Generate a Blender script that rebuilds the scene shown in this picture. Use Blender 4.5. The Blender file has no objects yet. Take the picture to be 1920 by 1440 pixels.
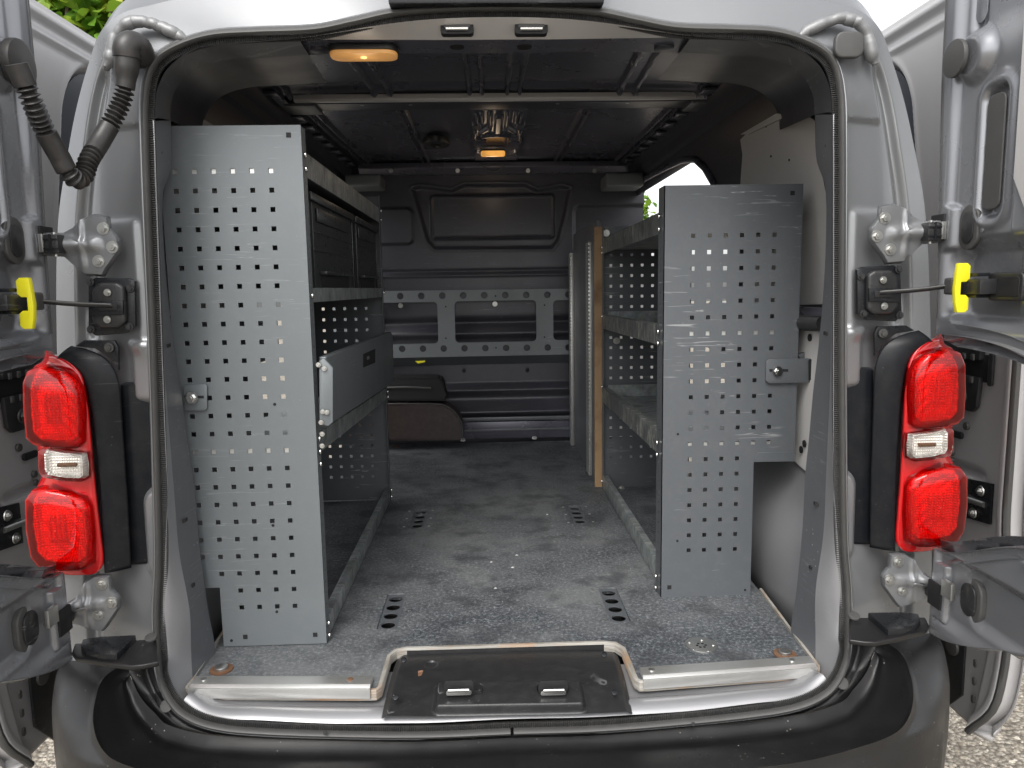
import bpy, bmesh, math, random
import numpy as np
from mathutils import Vector
random.seed(7); rng = np.random.default_rng(7)
S = bpy.context.scene
COL = S.collection
# ---------------------------------------------------------------- camera
FPX = 1400.0
CAM = np.array([-.025, -1.40, 1.36])
_dy = np.array([-48, -180, FPX]); _dy = _dy/np.linalg.norm(_dy)
_k = .01625; _m = (180+48*_k)/FPX
_dn = np.array([_k, 1, _m]); _dn = _dn/np.linalg.norm(_dn)
_dz = -_dn; _dx = np.cross(_dy, _dz)
if _dx[0] < 0: _dx = -_dx
ROT = np.array([_dx, _dy, _dz])          # rows: world axes seen in camera space (right, down, forward)
cam_data = bpy.data.cameras.new('camera'); cam = bpy.data.objects.new('camera', cam_data); COL.objects.link(cam)
cam_data.sensor_width = 36; cam_data.lens = FPX/1920*36; cam_data.clip_end = 400; cam_data.clip_start = .02
r_ = ROT @ np.array([1, 0, 0]); u_ = ROT @ np.array([0, -1, 0]); b_ = ROT @ np.array([0, 0, -1])
from mathutils import Matrix
cam.matrix_world = Matrix(((r_[0], u_[0], b_[0], CAM[0]), (r_[1], u_[1], b_[1], CAM[1]), (r_[2], u_[2], b_[2], CAM[2]), (0, 0, 0, 1)))
S.camera = cam
# ---------------------------------------------------------------- light
W = bpy.data.worlds.new('World'); S.world = W; W.use_nodes = True
nt = W.node_tree; nt.nodes.clear()
sky = nt.nodes.new('ShaderNodeTexSky'); sky.sky_type = 'NISHITA'; sky.sun_disc = False
SUN_EL = math.radians(48); SUN_AZ = math.radians(197)      # azimuth clockwise from +Y: the sun is high behind the photographer
sky.sun_elevation = SUN_EL; sky.sun_rotation = SUN_AZ; sky.dust_density = 3.0; sky.air_density = 1.0
hs = nt.nodes.new('ShaderNodeHueSaturation'); hs.inputs['Saturation'].default_value = .12
bg = nt.nodes.new('ShaderNodeBackground'); bg.inputs['Strength'].default_value = .15
wo = nt.nodes.new('ShaderNodeOutputWorld')
nt.links.new(sky.outputs[0], hs.inputs['Color']); nt.links.new(hs.outputs[0], bg.inputs[0]); nt.links.new(bg.outputs[0], wo.inputs[0])
sl = bpy.data.lights.new('sun', 'SUN'); sl.energy = .75; sl.angle = math.radians(30); sl.color = (1, .96, .9)
so = bpy.data.objects.new('sun', sl); COL.objects.link(so)
sd = Vector((math.sin(SUN_AZ)*math.cos(SUN_EL), math.cos(SUN_AZ)*math.cos(SUN_EL), math.sin(SUN_EL)))
so.rotation_euler = (-sd).to_track_quat('-Z', 'Y').to_euler(); so.location = (-2, -4, 6)
S.view_settings.view_transform = 'Standard'; S.view_settings.look = 'None'; S.view_settings.exposure = 1.15; S.view_settings.gamma = 1
# ---------------------------------------------------------------- picture point helpers (photo is 1920 x 1440)
def _ray(p): return ROT @ np.array([p[0]-960, p[1]-720, FPX])
def PY(p, Y): d = _ray(p); return CAM + d*(Y-CAM[1])/d[1]
def PZ(p, Z): d = _ray(p); return CAM + d*(Z-CAM[2])/d[2]
def PX(p, X): d = _ray(p); return CAM + d*(X-CAM[0])/d[0]
def mir(P): P = np.array(P, float).copy(); P[..., 0] = .006-P[..., 0]; return P
# ---------------------------------------------------------------- materials
def lin(c): return tuple(c)+(1,)
class N:
    def __init__(s, name):
        s.m = bpy.data.materials.new(name); s.m.use_nodes = True; s.t = s.m.node_tree
        s.b = s.t.nodes['Principled BSDF']; s.out = s.t.nodes['Material Output']
        s.co = s.t.nodes.new('ShaderNodeTexCoord').outputs['Object']
    def n(s, ty, **k):
        x = s.t.nodes.new(ty)
        for a, v in k.items():
            if a in x.inputs: x.inputs[a].default_value = v
            else: setattr(x, a, v)
        return x
    def l(s, a, b): s.t.links.new(a, b)
    def mapping(s, sc):
        mp = s.n('ShaderNodeMapping'); mp.inputs['Scale'].default_value = sc; s.l(s.co, mp.inputs['Vector']); return mp.outputs[0]
    def noise(s, scale, detail=4, rough=.55, vec=None, dist=0):
        x = s.n('ShaderNodeTexNoise'); x.inputs['Scale'].default_value = scale; x.inputs['Detail'].default_value = detail
        x.inputs['Roughness'].default_value = rough; x.inputs['Distortion'].default_value = dist
        s.l(vec or s.co, x.inputs['Vector']); return x.outputs['Fac']
    def voro(s, scale, feature='F1', vec=None, out='Distance'):
        x = s.n('ShaderNodeTexVoronoi'); x.feature = feature; x.inputs['Scale'].default_value = scale
        s.l(vec or s.co, x.inputs['Vector']); return x.outputs[out]
    def ramp(s, fac, stops):
        r = s.n('ShaderNodeValToRGB'); e = r.color_ramp.elements
        while len(e) > len(stops): e.remove(e[-1])
        while len(e) < len(stops): e.new(.5)
        for i, (p, c) in enumerate(stops):
            e[i].position = p; e[i].color = lin(c) if hasattr(c, '__len__') else (c, c, c, 1)
        s.l(fac, r.inputs[0]); return r.outputs[0]
    def mix(s, f, a, b, mode='MIX'):
        x = s.n('ShaderNodeMix'); x.data_type = 'RGBA'; x.blend_type = mode
        for sock, v in ((x.inputs[0], f), (x.inputs[6], a), (x.inputs[7], b)):
            if hasattr(v, 'is_linked'): s.l(v, sock)
            else: sock.default_value = v if not hasattr(v, '__len__') else lin(v)
        return x.outputs[2]
    def math(s, op, a, b=0.):
        x = s.n('ShaderNodeMath'); x.operation = op
        for sock, v in ((x.inputs[0], a), (x.inputs[1], b)):
            if hasattr(v, 'is_linked'): s.l(v, sock)
            else: sock.default_value = v
        return x.outputs[0]
    def bump(s, h, strength=.2, dist=.002):
        x = s.n('ShaderNodeBump'); x.inputs['Strength'].default_value = strength; x.inputs['Distance'].default_value = dist
        s.l(h, x.inputs['Height']); s.l(x.outputs[0], s.b.inputs['Normal'])
    def set(s, **k):
        names = dict(col='Base Color', rough='Roughness', metal='Metallic', coat='Coat Weight', spec='Specular IOR Level', cr='Coat Roughness')
        for a, v in k.items():
            i = s.b.inputs[names[a]]
            if hasattr(v, 'is_linked'): s.l(v, i)
            else: i.default_value = lin(v) if hasattr(v, '__len__') else v
        return s
def paint(name, col, rough, metal=0., dirt=.5, speck=0, dust=.25, scr=0, coat=0, sc=1, dustcol=(.42, .38, .33), bumpy=.05):
    q = N(name)
    big = q.noise(3*sc, 5, .6); fine = q.noise(40*sc, 6, .7)
    c = q.mix(q.math('MULTIPLY', q.ramp(big, [(.35, 0), (.75, 1)]), dirt*.4), col, tuple(x*.72 for x in col))
    c = q.mix(q.math('MULTIPLY', q.ramp(fine, [(.45, 0), (.8, 1)]), dust), c, dustcol)
    if speck:
        v = q.voro(70*sc); sp = q.ramp(v, [(.0, 1), (.05+.05*speck, 1), (.10+.06*speck, 0)])
        msk = q.ramp(q.noise(9*sc, 3), [(.52, 0), (.66, 1)])
        c = q.mix(q.math('MULTIPLY', q.math('MULTIPLY', sp, msk), .75*min(1, speck)), c, (.6, .58, .54))
    if scr:
        for k, (sx, sz, r) in enumerate([(6, 140, .25), (9, 170, -.35)]):
            mp = q.n('ShaderNodeMapping'); mp.inputs['Scale'].default_value = (sx, sx, sz); mp.inputs['Rotation'].default_value = (r, r*.8, 0)
            q.l(q.co, mp.inputs['Vector'])
            a = q.noise(1.0, 2, .5, mp.outputs[0], .6); a = q.ramp(a, [(.665, 0), (.685, 1), (.71, 1), (.72, 0)])
            msk = q.ramp(q.noise(5, 3), [(.5, 0), (.6, 1)])
            c = q.mix(q.math('MULTIPLY', q.math('MULTIPLY', a, msk), .55*scr), c, (.55, .56, .56))
    rr = q.ramp(big if metal > .15 else fine, [(.3, max(.02, rough-.05)), (.8, min(1, rough+.10))])
    q.set(col=c, rough=rr, metal=metal, coat=coat, cr=.08)
    q.bump(q.noise(220*sc, 3), bumpy, .001)
    return q.m
M = {}
M['silver'] = paint('silver_body_paint', (.215, .22, .227), .30, .5, .15, 0, .03, 0, .35, dustcol=(.45, .43, .40), bumpy=.01)
M['silver_inner'] = paint('matt_silver_primer_paint', (.28, .28, .29), .36, .45, .3, .25, .06, 0, 0, dustcol=(.5, .47, .42), bumpy=.01)
M['door_inner'] = paint('shaded_silver_door_paint', (.26, .265, .28), .27, .58, .2, 0, .02, 0, .3, bumpy=.01)
M['slide_paint'] = paint('lit_slide_door_silver_paint', (.46, .45, .45), .36, .15, .2, .15, .04, 0, .2, bumpy=.01)  # body silver lightened: light reaching the sliding doors is put into the colour
M['head'] = paint('lit_silver_paint', (.72, .70, .68), .4, .1, .2, 0, .03, 0, .1, bumpy=.01)  # silver made paler: light caught by header and beam edge is in the colour
M['navy'] = paint('dark_interior_paint', (.058, .059, .071), .34, .2, .3, .15, .02, .15, 0, bumpy=.02)
M['navy_panel'] = paint('dark_roof_paint', (.105, .105, .132), .27, .3, .2, 0, .01, 0, 0, bumpy=.01)
M['liner'] = paint('grey_pillar_lining', (.125, .13, .14), .40, .3, .4, .8, .06, .3, 0)
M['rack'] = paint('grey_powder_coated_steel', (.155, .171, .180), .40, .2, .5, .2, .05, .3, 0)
M['rack_dark'] = paint('dark_shaded_grey_steel', (.105, .114, .124), .40, .2, .5, .2, .05, .75, 0)  # rack steel darkened: shade on panels farther in is put into the colour
M['white_panel'] = paint('pale_grey_wall_board', (.58, .565, .55), .5, 0, .3, .4, .05, .3, 0)
M['rubber'] = paint('black_rubber', (.06, .059, .057), .5, 0, .3, .0, .10, 0, 0, dustcol=(.2, .19, .17))
M['flange'] = paint('ribbed_black_rubber', (.022, .022, .022), .6, 0, .3, .0, .05, 0, 0)
M['conduit'] = paint('corrugated_rubber_conduit', (.030, .028, .027), .42, 0, .5, 0, .14, 0, 0, dustcol=(.2, .18, .16))
M['plastic'] = paint('black_grained_plastic', (.020, .020, .021), .36, 0, .4, .25, .10, .4, 0, dustcol=(.14, .13, .12), bumpy=.35)
M['gloss_black'] = paint('satin_black_plastic', (.012, .013, .015), .28, 0, .3, .25, .04, .1, .1, dustcol=(.14, .13, .12))
M['gloss_black'].node_tree.nodes['Principled BSDF'].inputs['Specular IOR Level'].default_value = .3
M['sealer'] = paint('painted_seam_sealer', (.22, .222, .225), .45, .3, .2, 0, .05, 0, 0, bumpy=.3)
M['surround'] = paint('matt_black_lamp_trim', (.007, .008, .010), .34, 0, .2, .1, .02, .1, 0)
M['surround'].node_tree.nodes['Principled BSDF'].inputs['Specular IOR Level'].default_value = .22
M['chrome'] = paint('worn_chrome', (.72, .72, .7), .2, 1., .3, 0, .05)
M['steel'] = paint('zinc_plated_steel', (.5, .5, .48), .35, .95, .5, 0, .15)
M['alu'] = paint('brushed_aluminium', (.62, .62, .6), .34, .8, .4, .3, .2, .5, 0, dustcol=(.45, .4, .33))
M['yellow'] = paint('yellow_plastic', (.80, .73, .02), .35, 0, .2, 0, .03)
M['bag'] = paint('brown_black_leatherette', (.030, .018, .017), .42, 0, .5, 0, .05)
M['hole'] = paint('dark_cavity', (.006, .006, .007), .7, 0, .2, 0, .03)
M['rust'] = paint('rusty_steel', (.17, .085, .045), .7, .3, 1, 0, .2)
def m_bumper():
    q = N('black_bumper_plastic')
    c = q.mix(q.math('MULTIPLY', q.ramp(q.noise(6, 5), [(.4, 0), (.8, 1)]), .5), (.009, .009, .0095), (.026, .0245, .024))
    v = q.voro(85); sp = q.ramp(v, [(.0, 1), (.075, 1), (.12, 0)])
    msk = q.ramp(q.noise(10, 4), [(.54, 0), (.64, 1)])
    c = q.mix(q.math('MULTIPLY', sp, msk), c, (.42, .38, .33))
    q.set(col=c, rough=q.ramp(q.noise(14, 5), [(.3, .26), (.75, .5)])); q.bump(q.noise(420, 3), .16, .001); return q.m
M['bumper'] = m_bumper()
def m_galv():
    q = N('galvanised_steel_streaked_with_wear')
    v = q.voro(55, out='Color'); mott = q.noise(18, 6, .7)
    c = q.ramp(mott, [(.3, (.13, .145, .145)), (.55, (.30, .325, .325)), (.8, (.50, .53, .52))])
    c = q.mix(.12, c, v, 'MULTIPLY')
    c = q.mix(q.ramp(q.noise(1, 5, .6, q.mapping((10, 60, 12)), .8), [(.55, 0), (.62, .45)]), c, (.5, .52, .51))
    q.set(col=c, rough=q.ramp(mott, [(.3, .5), (.8, .3)]), metal=.45); q.bump(mott, .08); return q.m
M['galv'] = m_galv()
def m_galv2():
    q = N('scuffed_black_edge_of_steel_shelf')
    mott = q.noise(22, 6, .7)
    c = q.ramp(mott, [(.35, (.06, .068, .068)), (.7, (.20, .215, .21))])
    st = q.ramp(q.noise(1, 5, .75, q.mapping((30, 75, 16)), 1.2), [(.50, 0), (.60, .85), (.75, 1)])
    c = q.mix(q.math('MULTIPLY', st, q.ramp(q.noise(7, 3), [(.35, .1), (.6, 1)])), c, (.50, .50, .45))
    q.set(col=c, rough=.42, metal=.3); q.bump(mott, .08); return q.m
M['galv_worn'] = m_galv2()
def m_floor():
    q = N('dark_phenolic_plywood_floor')
    f = q.noise(125, 4, .85); f2 = q.noise(48, 5, .8); big = q.noise(2.6, 6, .62, dist=.6); mid = q.noise(9, 5, .6)
    c = q.ramp(f, [(.37, (.022, .026, .031)), (.50, (.074, .082, .090)), (.60, (.22, .233, .245)), (.72, (.44, .46, .47))])
    c = q.mix(q.ramp(f2, [(.4, .5), (.6, 0)]), c, (.03, .034, .04))
    c = q.mix(q.ramp(big, [(.40, .0), (.64, .58)]), c, (.20, .205, .205))
    c = q.mix(q.ramp(mid, [(.50, 0), (.64, .62)]), c, (.030, .032, .036))
    c = q.mix(q.ramp(q.noise(1, 5, .6, q.mapping((2.6, 7, 1))), [(.60, 0), (.78, .30)]), c, (.25, .25, .245))
    dp = q.voro(34); c = q.mix(q.math('MULTIPLY', q.ramp(dp, [(.0, 1), (.03, 1), (.055, 0)]), q.ramp(q.noise(5), [(.5, 0), (.6, 1)])), c, (.62, .6, .55))
    q.set(col=c, rough=q.ramp(mid, [(.3, .48), (.7, .64)]), spec=.5); q.bump(q.noise(260, 3), .25, .0015); return q.m
M['floor'] = m_floor()
def m_ply():
    q = N('raw_plywood_edge')
    w = q.n('ShaderNodeTexWave'); w.inputs['Scale'].default_value = 90; w.inputs['Distortion'].default_value = 2; w.bands_direction = 'X'
    q.l(q.co, w.inputs['Vector'])
    c = q.mix(w.outputs['Fac'], (.26, .15, .07), (.50, .34, .19))
    c = q.mix(q.ramp(q.noise(12), [(.5, 0), (.75, .7)]), c, (.16, .08, .035)); q.set(col=c, rough=.7); return q.m
M['ply'] = m_ply()
def m_plyedge():
    q = N('sealed_plywood_edge')
    c = q.ramp(q.noise(1, 4, .6, q.mapping((8, 8, 420))), [(.4, (.22, .20, .17)), (.6, (.36, .345, .315))])
    c = q.mix(q.ramp(q.noise(16), [(.52, 0), (.7, .8)]), c, (.35, .2, .1)); q.set(col=c, rough=.6); return q.m
M['plyedge'] = m_plyedge()
def m_ground():
    q = N('pale_pebbly_tarmac')
    vc = q.voro(75, out='Color'); d = q.voro(75)
    sx = q.n('ShaderNodeSeparateColor'); q.l(vc, sx.inputs[0])
    c = q.ramp(sx.outputs[0], [(.0, (.19, .165, .13)), (.5, (.31, .275, .225)), (1, (.45, .41, .345))])
    c = q.mix(q.ramp(d, [(.0, 0), (.45, .0), (.8, .75)]), c, (.11, .09, .07))
    c = q.mix(q.ramp(q.noise(1.2, 5), [(.4, 0), (.7, .35)]), c, (.33, .295, .245))
    q.set(col=c, rough=.85); q.bump(q.math('SUBTRACT', 1.0, d), .9, .012); return q.m
M['ground'] = m_ground()
def m_stone():
    q = N('tan_pebbles')
    oi = q.n('ShaderNodeNewGeometry').outputs['Random Per Island']
    q.set(col=q.ramp(oi, [(.0, (.18, .155, .125)), (.4, (.31, .275, .22)), (.75, (.42, .375, .31)), (1, (.55, .51, .44))]), rough=.8); q.bump(q.noise(120), .3); return q.m
M['stone'] = m_stone()
def m_leaf():
    q = N('green_leaf'); g = q.n('ShaderNodeObjectInfo').outputs['Random']; gi = q.n('ShaderNodeNewGeometry').outputs['Random Per Island']
    r = q.math('FRACT', q.math('ADD', g, gi))
    c = q.ramp(r, [(0, (.045, .12, .012)), (.5, (.13, .27, .022)), (.85, (.26, .40, .04)), (1, (.42, .42, .05))])
    q.set(col=c, rough=.42)
    tr = q.n('ShaderNodeBsdfTranslucent'); q.l(c, tr.inputs['Color'])
    mx = q.n('ShaderNodeMixShader'); mx.inputs[0].default_value = .4; q.l(q.b.outputs[0], mx.inputs[1]); q.l(tr.outputs[0], mx.inputs[2]); q.l(mx.outputs[0], q.out.inputs['Surface'])
    return q.m
M['leaf'] = m_leaf()
M['bark'] = paint('brown_bark', (.10, .075, .055), .9, 0, 1, 0, .2)
def m_lens(name, col, rough=.03):
    q = N(name); q.t.nodes.remove(q.b)
    tr = q.n('ShaderNodeBsdfTransparent'); tr.inputs['Color'].default_value = lin(col)
    gl = q.n('ShaderNodeBsdfGlossy'); gl.inputs['Roughness'].default_value = rough
    fr = q.n('ShaderNodeFresnel'); fr.inputs['IOR'].default_value = 1.5
    mx = q.n('ShaderNodeMixShader'); q.l(fr.outputs[0], mx.inputs[0]); q.l(tr.outputs[0], mx.inputs[1]); q.l(gl.outputs[0], mx.inputs[2]); q.l(mx.outputs[0], q.out.inputs['Surface']); return q.m
M['red_lens'] = m_lens('red_lens_plastic', (1, .05, .035))
M['clear_lens'] = m_lens('clear_lens_plastic', (.97, .95, .92))
def m_red():
    q = N('moulded_red_lamp_body'); q.set(col=(.46, .004, .006), rough=.12, coat=.8, cr=.02)
    q.b.inputs['Subsurface Weight'].default_value = .0; return q.m
M['red'] = m_red()
def m_refl():
    q = N('ribbed_lamp_reflector')
    a = q.n('ShaderNodeTexWave'); a.inputs['Scale'].default_value = 70; a.bands_direction = 'X'; q.l(q.co, a.inputs['Vector'])
    b = q.n('ShaderNodeTexWave'); b.inputs['Scale'].default_value = 60; b.bands_direction = 'Z'; q.l(q.co, b.inputs['Vector'])
    q.set(col=(.86, .85, .83), rough=.22, metal=.45); q.bump(q.math('MULTIPLY', a.outputs['Fac'], b.outputs['Fac']), .5, .004); return q.m
M['reflector'] = m_refl()
def m_emit(name, col, st):
    q = N(name); q.set(col=(.85, .50, .20), rough=.25)
    f = q.ramp(q.noise(26, 3), [(.3, .45), (.7, 1)])
    q.b.inputs['Emission Color'].default_value = lin(col); q.l(q.math('MULTIPLY', f, st), q.b.inputs['Emission Strength']); return q.m
M['lamp'] = m_emit('lit_warm_lamp_lens', (1, .42, .10), .13)
M['lamp2'] = m_emit('lit_bright_lamp_lens', (1, .45, .09), .45)
M['bulb'] = m_emit('lit_bulb', (1, .6, .2), 1.0)
# ---------------------------------------------------------------- object helpers
def link(o, parent=None):
    COL.objects.link(o)
    if parent is not None: o.parent = parent
    return o
def mesh(name, V, F, mat, parent=None, smooth=True, label=None, sharp=35):
    me = bpy.data.meshes.new(name); me.from_pydata([tuple(map(float, v)) for v in V], [], F); me.update()
    mats = mat if isinstance(mat, (list, tuple)) else [mat]
    for m in mats: me.materials.append(M[m])
    if smooth:
        me.polygons.foreach_set('use_smooth', [True]*len(me.polygons)); me.set_sharp_from_angle(angle=math.radians(sharp))
    o = bpy.data.objects.new(name, me); link(o, parent)
    if label: o['label'] = label
    return o
def thing(name, label, cat, loc=(0, 0, 0), group=None):
    o = bpy.data.objects.new(name, None); o.empty_display_size = .1; COL.objects.link(o); o.location = loc
    o['label'] = label; o['category'] = cat
    if group: o['group'] = group
    return o
def tag(o, label=None, cat=None, group=None, kind=None):
    for k, v in (('label', label), ('category', cat), ('group', group), ('kind', kind)):
        if v: o[k] = v
    return o
def bmobj(name, bm, mat, parent=None, bevel=0, seg=2, smooth=True):
    if bevel: bmesh.ops.bevel(bm, geom=bm.edges[:], offset=bevel, segments=seg, affect='EDGES', profile=.6, clamp_overlap=True)
    bmesh.ops.recalc_face_normals(bm, faces=bm.faces[:])
    me = bpy.data.meshes.new(name); bm.to_mesh(me); bm.free(); me.materials.append(M[mat])
    if smooth:
        me.polygons.foreach_set('use_smooth', [True]*len(me.polygons)); me.set_sharp_from_angle(angle=math.radians(38))
    o = bpy.data.objects.new(name, me); return link(o, parent)
def prism(name, pts, vec, mat, parent=None, bevel=0, seg=2, smooth=True):
    """polygon of 3-D points extruded by vec; bevels only the outline edges when asked"""
    bm = bmesh.new(); vs = [bm.verts.new(tuple(map(float, p))) for p in pts]
    vt = [bm.verts.new(tuple(float(a)+float(b) for a, b in zip(p, vec))) for p in pts]; n = len(vs)
    bm.faces.new(vs); bm.faces.new(vt[::-1])
    for i in range(n): bm.faces.new((vs[i], vt[i], vt[(i+1) % n], vs[(i+1) % n]))
    bmesh.ops.recalc_face_normals(bm, faces=bm.faces[:])
    if bevel:
        es = [e for e in bm.edges if len(e.link_faces) == 2 and e.calc_face_angle(0) > .5]
        bmesh.ops.bevel(bm, geom=es, offset=bevel, segments=seg, affect='EDGES', profile=.6, clamp_overlap=True)
    return bmobj(name, bm, mat, parent, 0, 2, smooth)
def box(name, a, b, mat, parent=None, bevel=.0015, seg=2):
    (x0, y0, z0), (x1, y1, z1) = a, b
    return prism(name, [(x0, y0, z0), (x1, y0, z0), (x1, y0, z1), (x0, y0, z1)], (0, y1-y0, 0), mat, parent, bevel, seg)
def grid(name, P, mat, parent=None, smooth=True, flip=False, solid=0, label=None, sharp=50, closed_u=False):
    """P: array (rows, cols, 3)"""
    R, Cn, _ = P.shape; F = []
    for i in range(R-1):
        for j in range(Cn-1 if not closed_u else Cn):
            j2 = (j+1) % Cn; q = (i*Cn+j, i*Cn+j2, (i+1)*Cn+j2, (i+1)*Cn+j); F.append(q[::-1] if flip else q)
    o = mesh(name, P.reshape(-1, 3), F, mat, parent, smooth, label, sharp)
    if solid:
        md = o.modifiers.new('thick', 'SOLIDIFY'); md.thickness = solid; md.offset = -1
    return o
def catmull(pts, n):
    p = np.array(pts, float); m = len(p); out = []
    seg = np.linalg.norm(np.diff(p, axis=0), axis=1); cum = np.concatenate([[0], np.cumsum(seg)])
    return np.array([interp_c(p, cum, t) for t in np.linspace(0, cum[-1], n)])
def interp_c(p, cum, t):
    i = min(max(np.searchsorted(cum, t)-1, 0), len(p)-2); u = (t-cum[i])/max(cum[i+1]-cum[i], 1e-9)
    p0 = p[i-1] if i > 0 else 2*p[i]-p[i+1]; p1 = p[i]; p2 = p[i+1]; p3 = p[i+2] if i+2 < len(p) else 2*p2-p1
    l1 = np.linalg.norm(p2-p1)+1e-9
    m1 = (p2-p0)/(np.linalg.norm(p2-p1)+np.linalg.norm(p1-p0)+1e-9)*l1; m2 = (p3-p1)/(np.linalg.norm(p3-p2)+np.linalg.norm(p2-p1)+1e-9)*l1
    return (2*u**3-3*u**2+1)*p1+(u**3-2*u**2+u)*m1+(-2*u**3+3*u**2)*p2+(u**3-u**2)*m2
def pairs(A, B, n):
    """two matched control polylines sampled with one shared parameter"""
    A = np.array(A, float); B = np.array(B, float); C6 = np.concatenate([A, B], axis=1)
    cum = np.concatenate([[0], np.cumsum(np.linalg.norm(np.diff(A, axis=0), axis=1)+np.linalg.norm(np.diff(B, axis=0), axis=1))])
    R = np.array([interp_c(C6, cum, t) for t in np.linspace(0, cum[-1], n)]); return R[:, :3], R[:, 3:]
def ruled(name, A, B, n, m, mat, parent=None, off=None, **k):
    a, b = pairs(A, B, n); u = np.linspace(0, 1, m)[None, :, None]
    P = a[:, None, :]*(1-u)+b[:, None, :]*u
    if off is not None: P = off(P, np.linspace(0, 1, n)[:, None], np.linspace(0, 1, m)[None, :])
    return grid(name, P, mat, parent, **k)
def tube(name, pts, r, mat, parent=None, sides=10, closed=False, caps=True, label=None):
    p = np.array(pts, float); n = len(p); V = []; F = []
    rr = np.full(n, r) if np.isscalar(r) else np.array(r)
    up = None
    for i in range(n):
        t = p[(i+1) % n]-p[i-1] if closed or 0 < i < n-1 else (p[1]-p[0] if i == 0 else p[-1]-p[-2])
        t = t/np.linalg.norm(t)
        if up is None: up = np.array([0, 0, 1.]) if abs(t[2]) < .9 else np.array([0, 1., 0])
        s = np.cross(t, up); s /= np.linalg.norm(s); up = np.cross(s, t)
        for k in range(sides):
            a = 2*math.pi*k/sides; V.append(p[i]+rr[i]*(math.cos(a)*s+math.sin(a)*up))
    for i in range(n if closed else n-1):
        for k in range(sides):
            i2 = (i+1) % n; k2 = (k+1) % sides; F.append((i*sides+k, i*sides+k2, i2*sides+k2, i2*sides+k))
    if caps and not closed: F.append(tuple(range(sides))[::-1]); F.append(tuple((n-1)*sides+k for k in range(sides)))
    return mesh(name, V, F, mat, parent, True, label, 45)
def disc(name, c, axis, r, h, mat, parent=None, sides=20, bev=.25, ell=(1, 1), rot=0):
    """rounded button at c standing h proud along axis; ell scales its two radii"""
    ax = Vector(axis).normalized(); q = ax.to_track_quat('Z', 'Y'); V = []; F = []
    prof = [(1, 0), (1, 1-bev), (1-bev*.3*h/r if r else 1, 1-bev*.3), (max(.2, 1-bev*h/r*1.2), 1)]
    for (a, b) in prof:
        for k in range(sides):
            t = 2*math.pi*k/sides+rot; v = q @ Vector((r*a*math.cos(t)*ell[0], r*a*math.sin(t)*ell[1], h*b)); V.append(v+Vector(c))
    for i in range(3):
        for k in range(sides): F.append((i*sides+k, i*sides+(k+1) % sides, (i+1)*sides+(k+1) % sides, (i+1)*sides+k))
    F.append(tuple(3*sides+k for k in range(sides))); F.append(tuple(range(sides))[::-1])
    return mesh(name, V, F, mat, parent, True, None, 40)
_boltmesh = {}
def bolt(c, axis, r, parent, mat='steel', name='bolt', hexh=True):
    key = (mat, hexh)
    if key not in _boltmesh:
        bm = bmesh.new()
        def cyl(r, z0, z1, n):
            a = [bm.verts.new((r*math.cos(2*math.pi*k/n), r*math.sin(2*math.pi*k/n), z0)) for k in range(n)]
            b = [bm.verts.new((r*.93*math.cos(2*math.pi*k/n), r*.93*math.sin(2*math.pi*k/n), z1)) for k in range(n)]
            for k in range(n): bm.faces.new((a[k], a[(k+1) % n], b[(k+1) % n], b[k]))
            bm.faces.new(b)
        cyl(1, 0, .18, 18); cyl(.62, .18, .62, 6 if hexh else 14); cyl(.3, .62, .70, 10)
        me = bpy.data.meshes.new(name); bm.to_mesh(me); bm.free(); me.materials.append(M[mat]); _boltmesh[key] = me
    o = bpy.data.objects.new(name, _boltmesh[key]); link(o, parent)
    o.location = tuple(map(float, c)); o.rotation_euler = Vector(axis).to_track_quat('Z', 'Y').to_euler(); o.scale = (r, r, r); return o
def sweep(name, path, prof, mat, parent=None, mod=None, inward=None):
    """closed profile (a inward, b along -Y/out) swept along an open path lying roughly in the XZ plane"""
    p = np.array(path, float); n = len(p); V = []; F = []; m = len(prof)
    ctr = np.array([0, 0, 1.2])
    for i in range(n):
        t = p[min(i+1, n-1)]-p[max(i-1, 0)]; t[1] = 0; t /= np.linalg.norm(t)
        nn = np.array([t[2], 0, -t[0]])
        if nn @ (ctr-p[i]) < 0: nn = -nn
        for (a, b) in prof:
            s = mod(i) if mod else 1; V.append(p[i]+nn*a+np.array([0, -1, 0])*b*s)
    for i in range(n-1):
        for k in range(m): F.append((i*m+k, i*m+(k+1) % m, (i+1)*m+(k+1) % m, (i+1)*m+k))
    return mesh(name, V, F, mat, parent, True, None, 50)
def plate_holes(name, outer, holes, to3, thick, mat, parent=None):
    """flat plate: 2-D outline with 2-D hole outlines, mapped by to3, solidified"""
    bm = bmesh.new()
    for loop in [outer]+holes:
        vs = [bm.verts.new(tuple(map(float, to3(*p)))) for p in loop]
        for i in range(len(vs)): bm.edges.new((vs[i], vs[(i+1) % len(vs)]))
    bmesh.ops.triangle_fill(bm, use_beauty=True, edges=bm.edges[:])
    ext = bmesh.ops.extrude_face_region(bm, geom=bm.faces[:])
    v3 = [g for g in ext['geom'] if isinstance(g, bmesh.types.BMVert)]
    bmesh.ops.translate(bm, verts=v3, vec=thick)
    return bmobj(name, bm, mat, parent)
def circ(cx, cy, r, n=16, ry=None): ry = ry or r; return [(cx+r*math.cos(2*math.pi*k/n), cy+ry*math.sin(2*math.pi*k/n)) for k in range(n)]
def rrect(x0, y0, x1, y1, r, n=5):
    out = []
    for (cx, cy, a) in ((x1-r, y1-r, 0), (x0+r, y1-r, 90), (x0+r, y0+r, 180), (x1-r, y0+r, 270)):
        for k in range(n+1): t = math.radians(a+90*k/n); out.append((cx+r*math.cos(t), cy+r*math.sin(t)))
    return out
def sm(a, b, x): t = np.clip((x-a)/(b-a), 0, 1); return t*t*(3-2*t)
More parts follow.
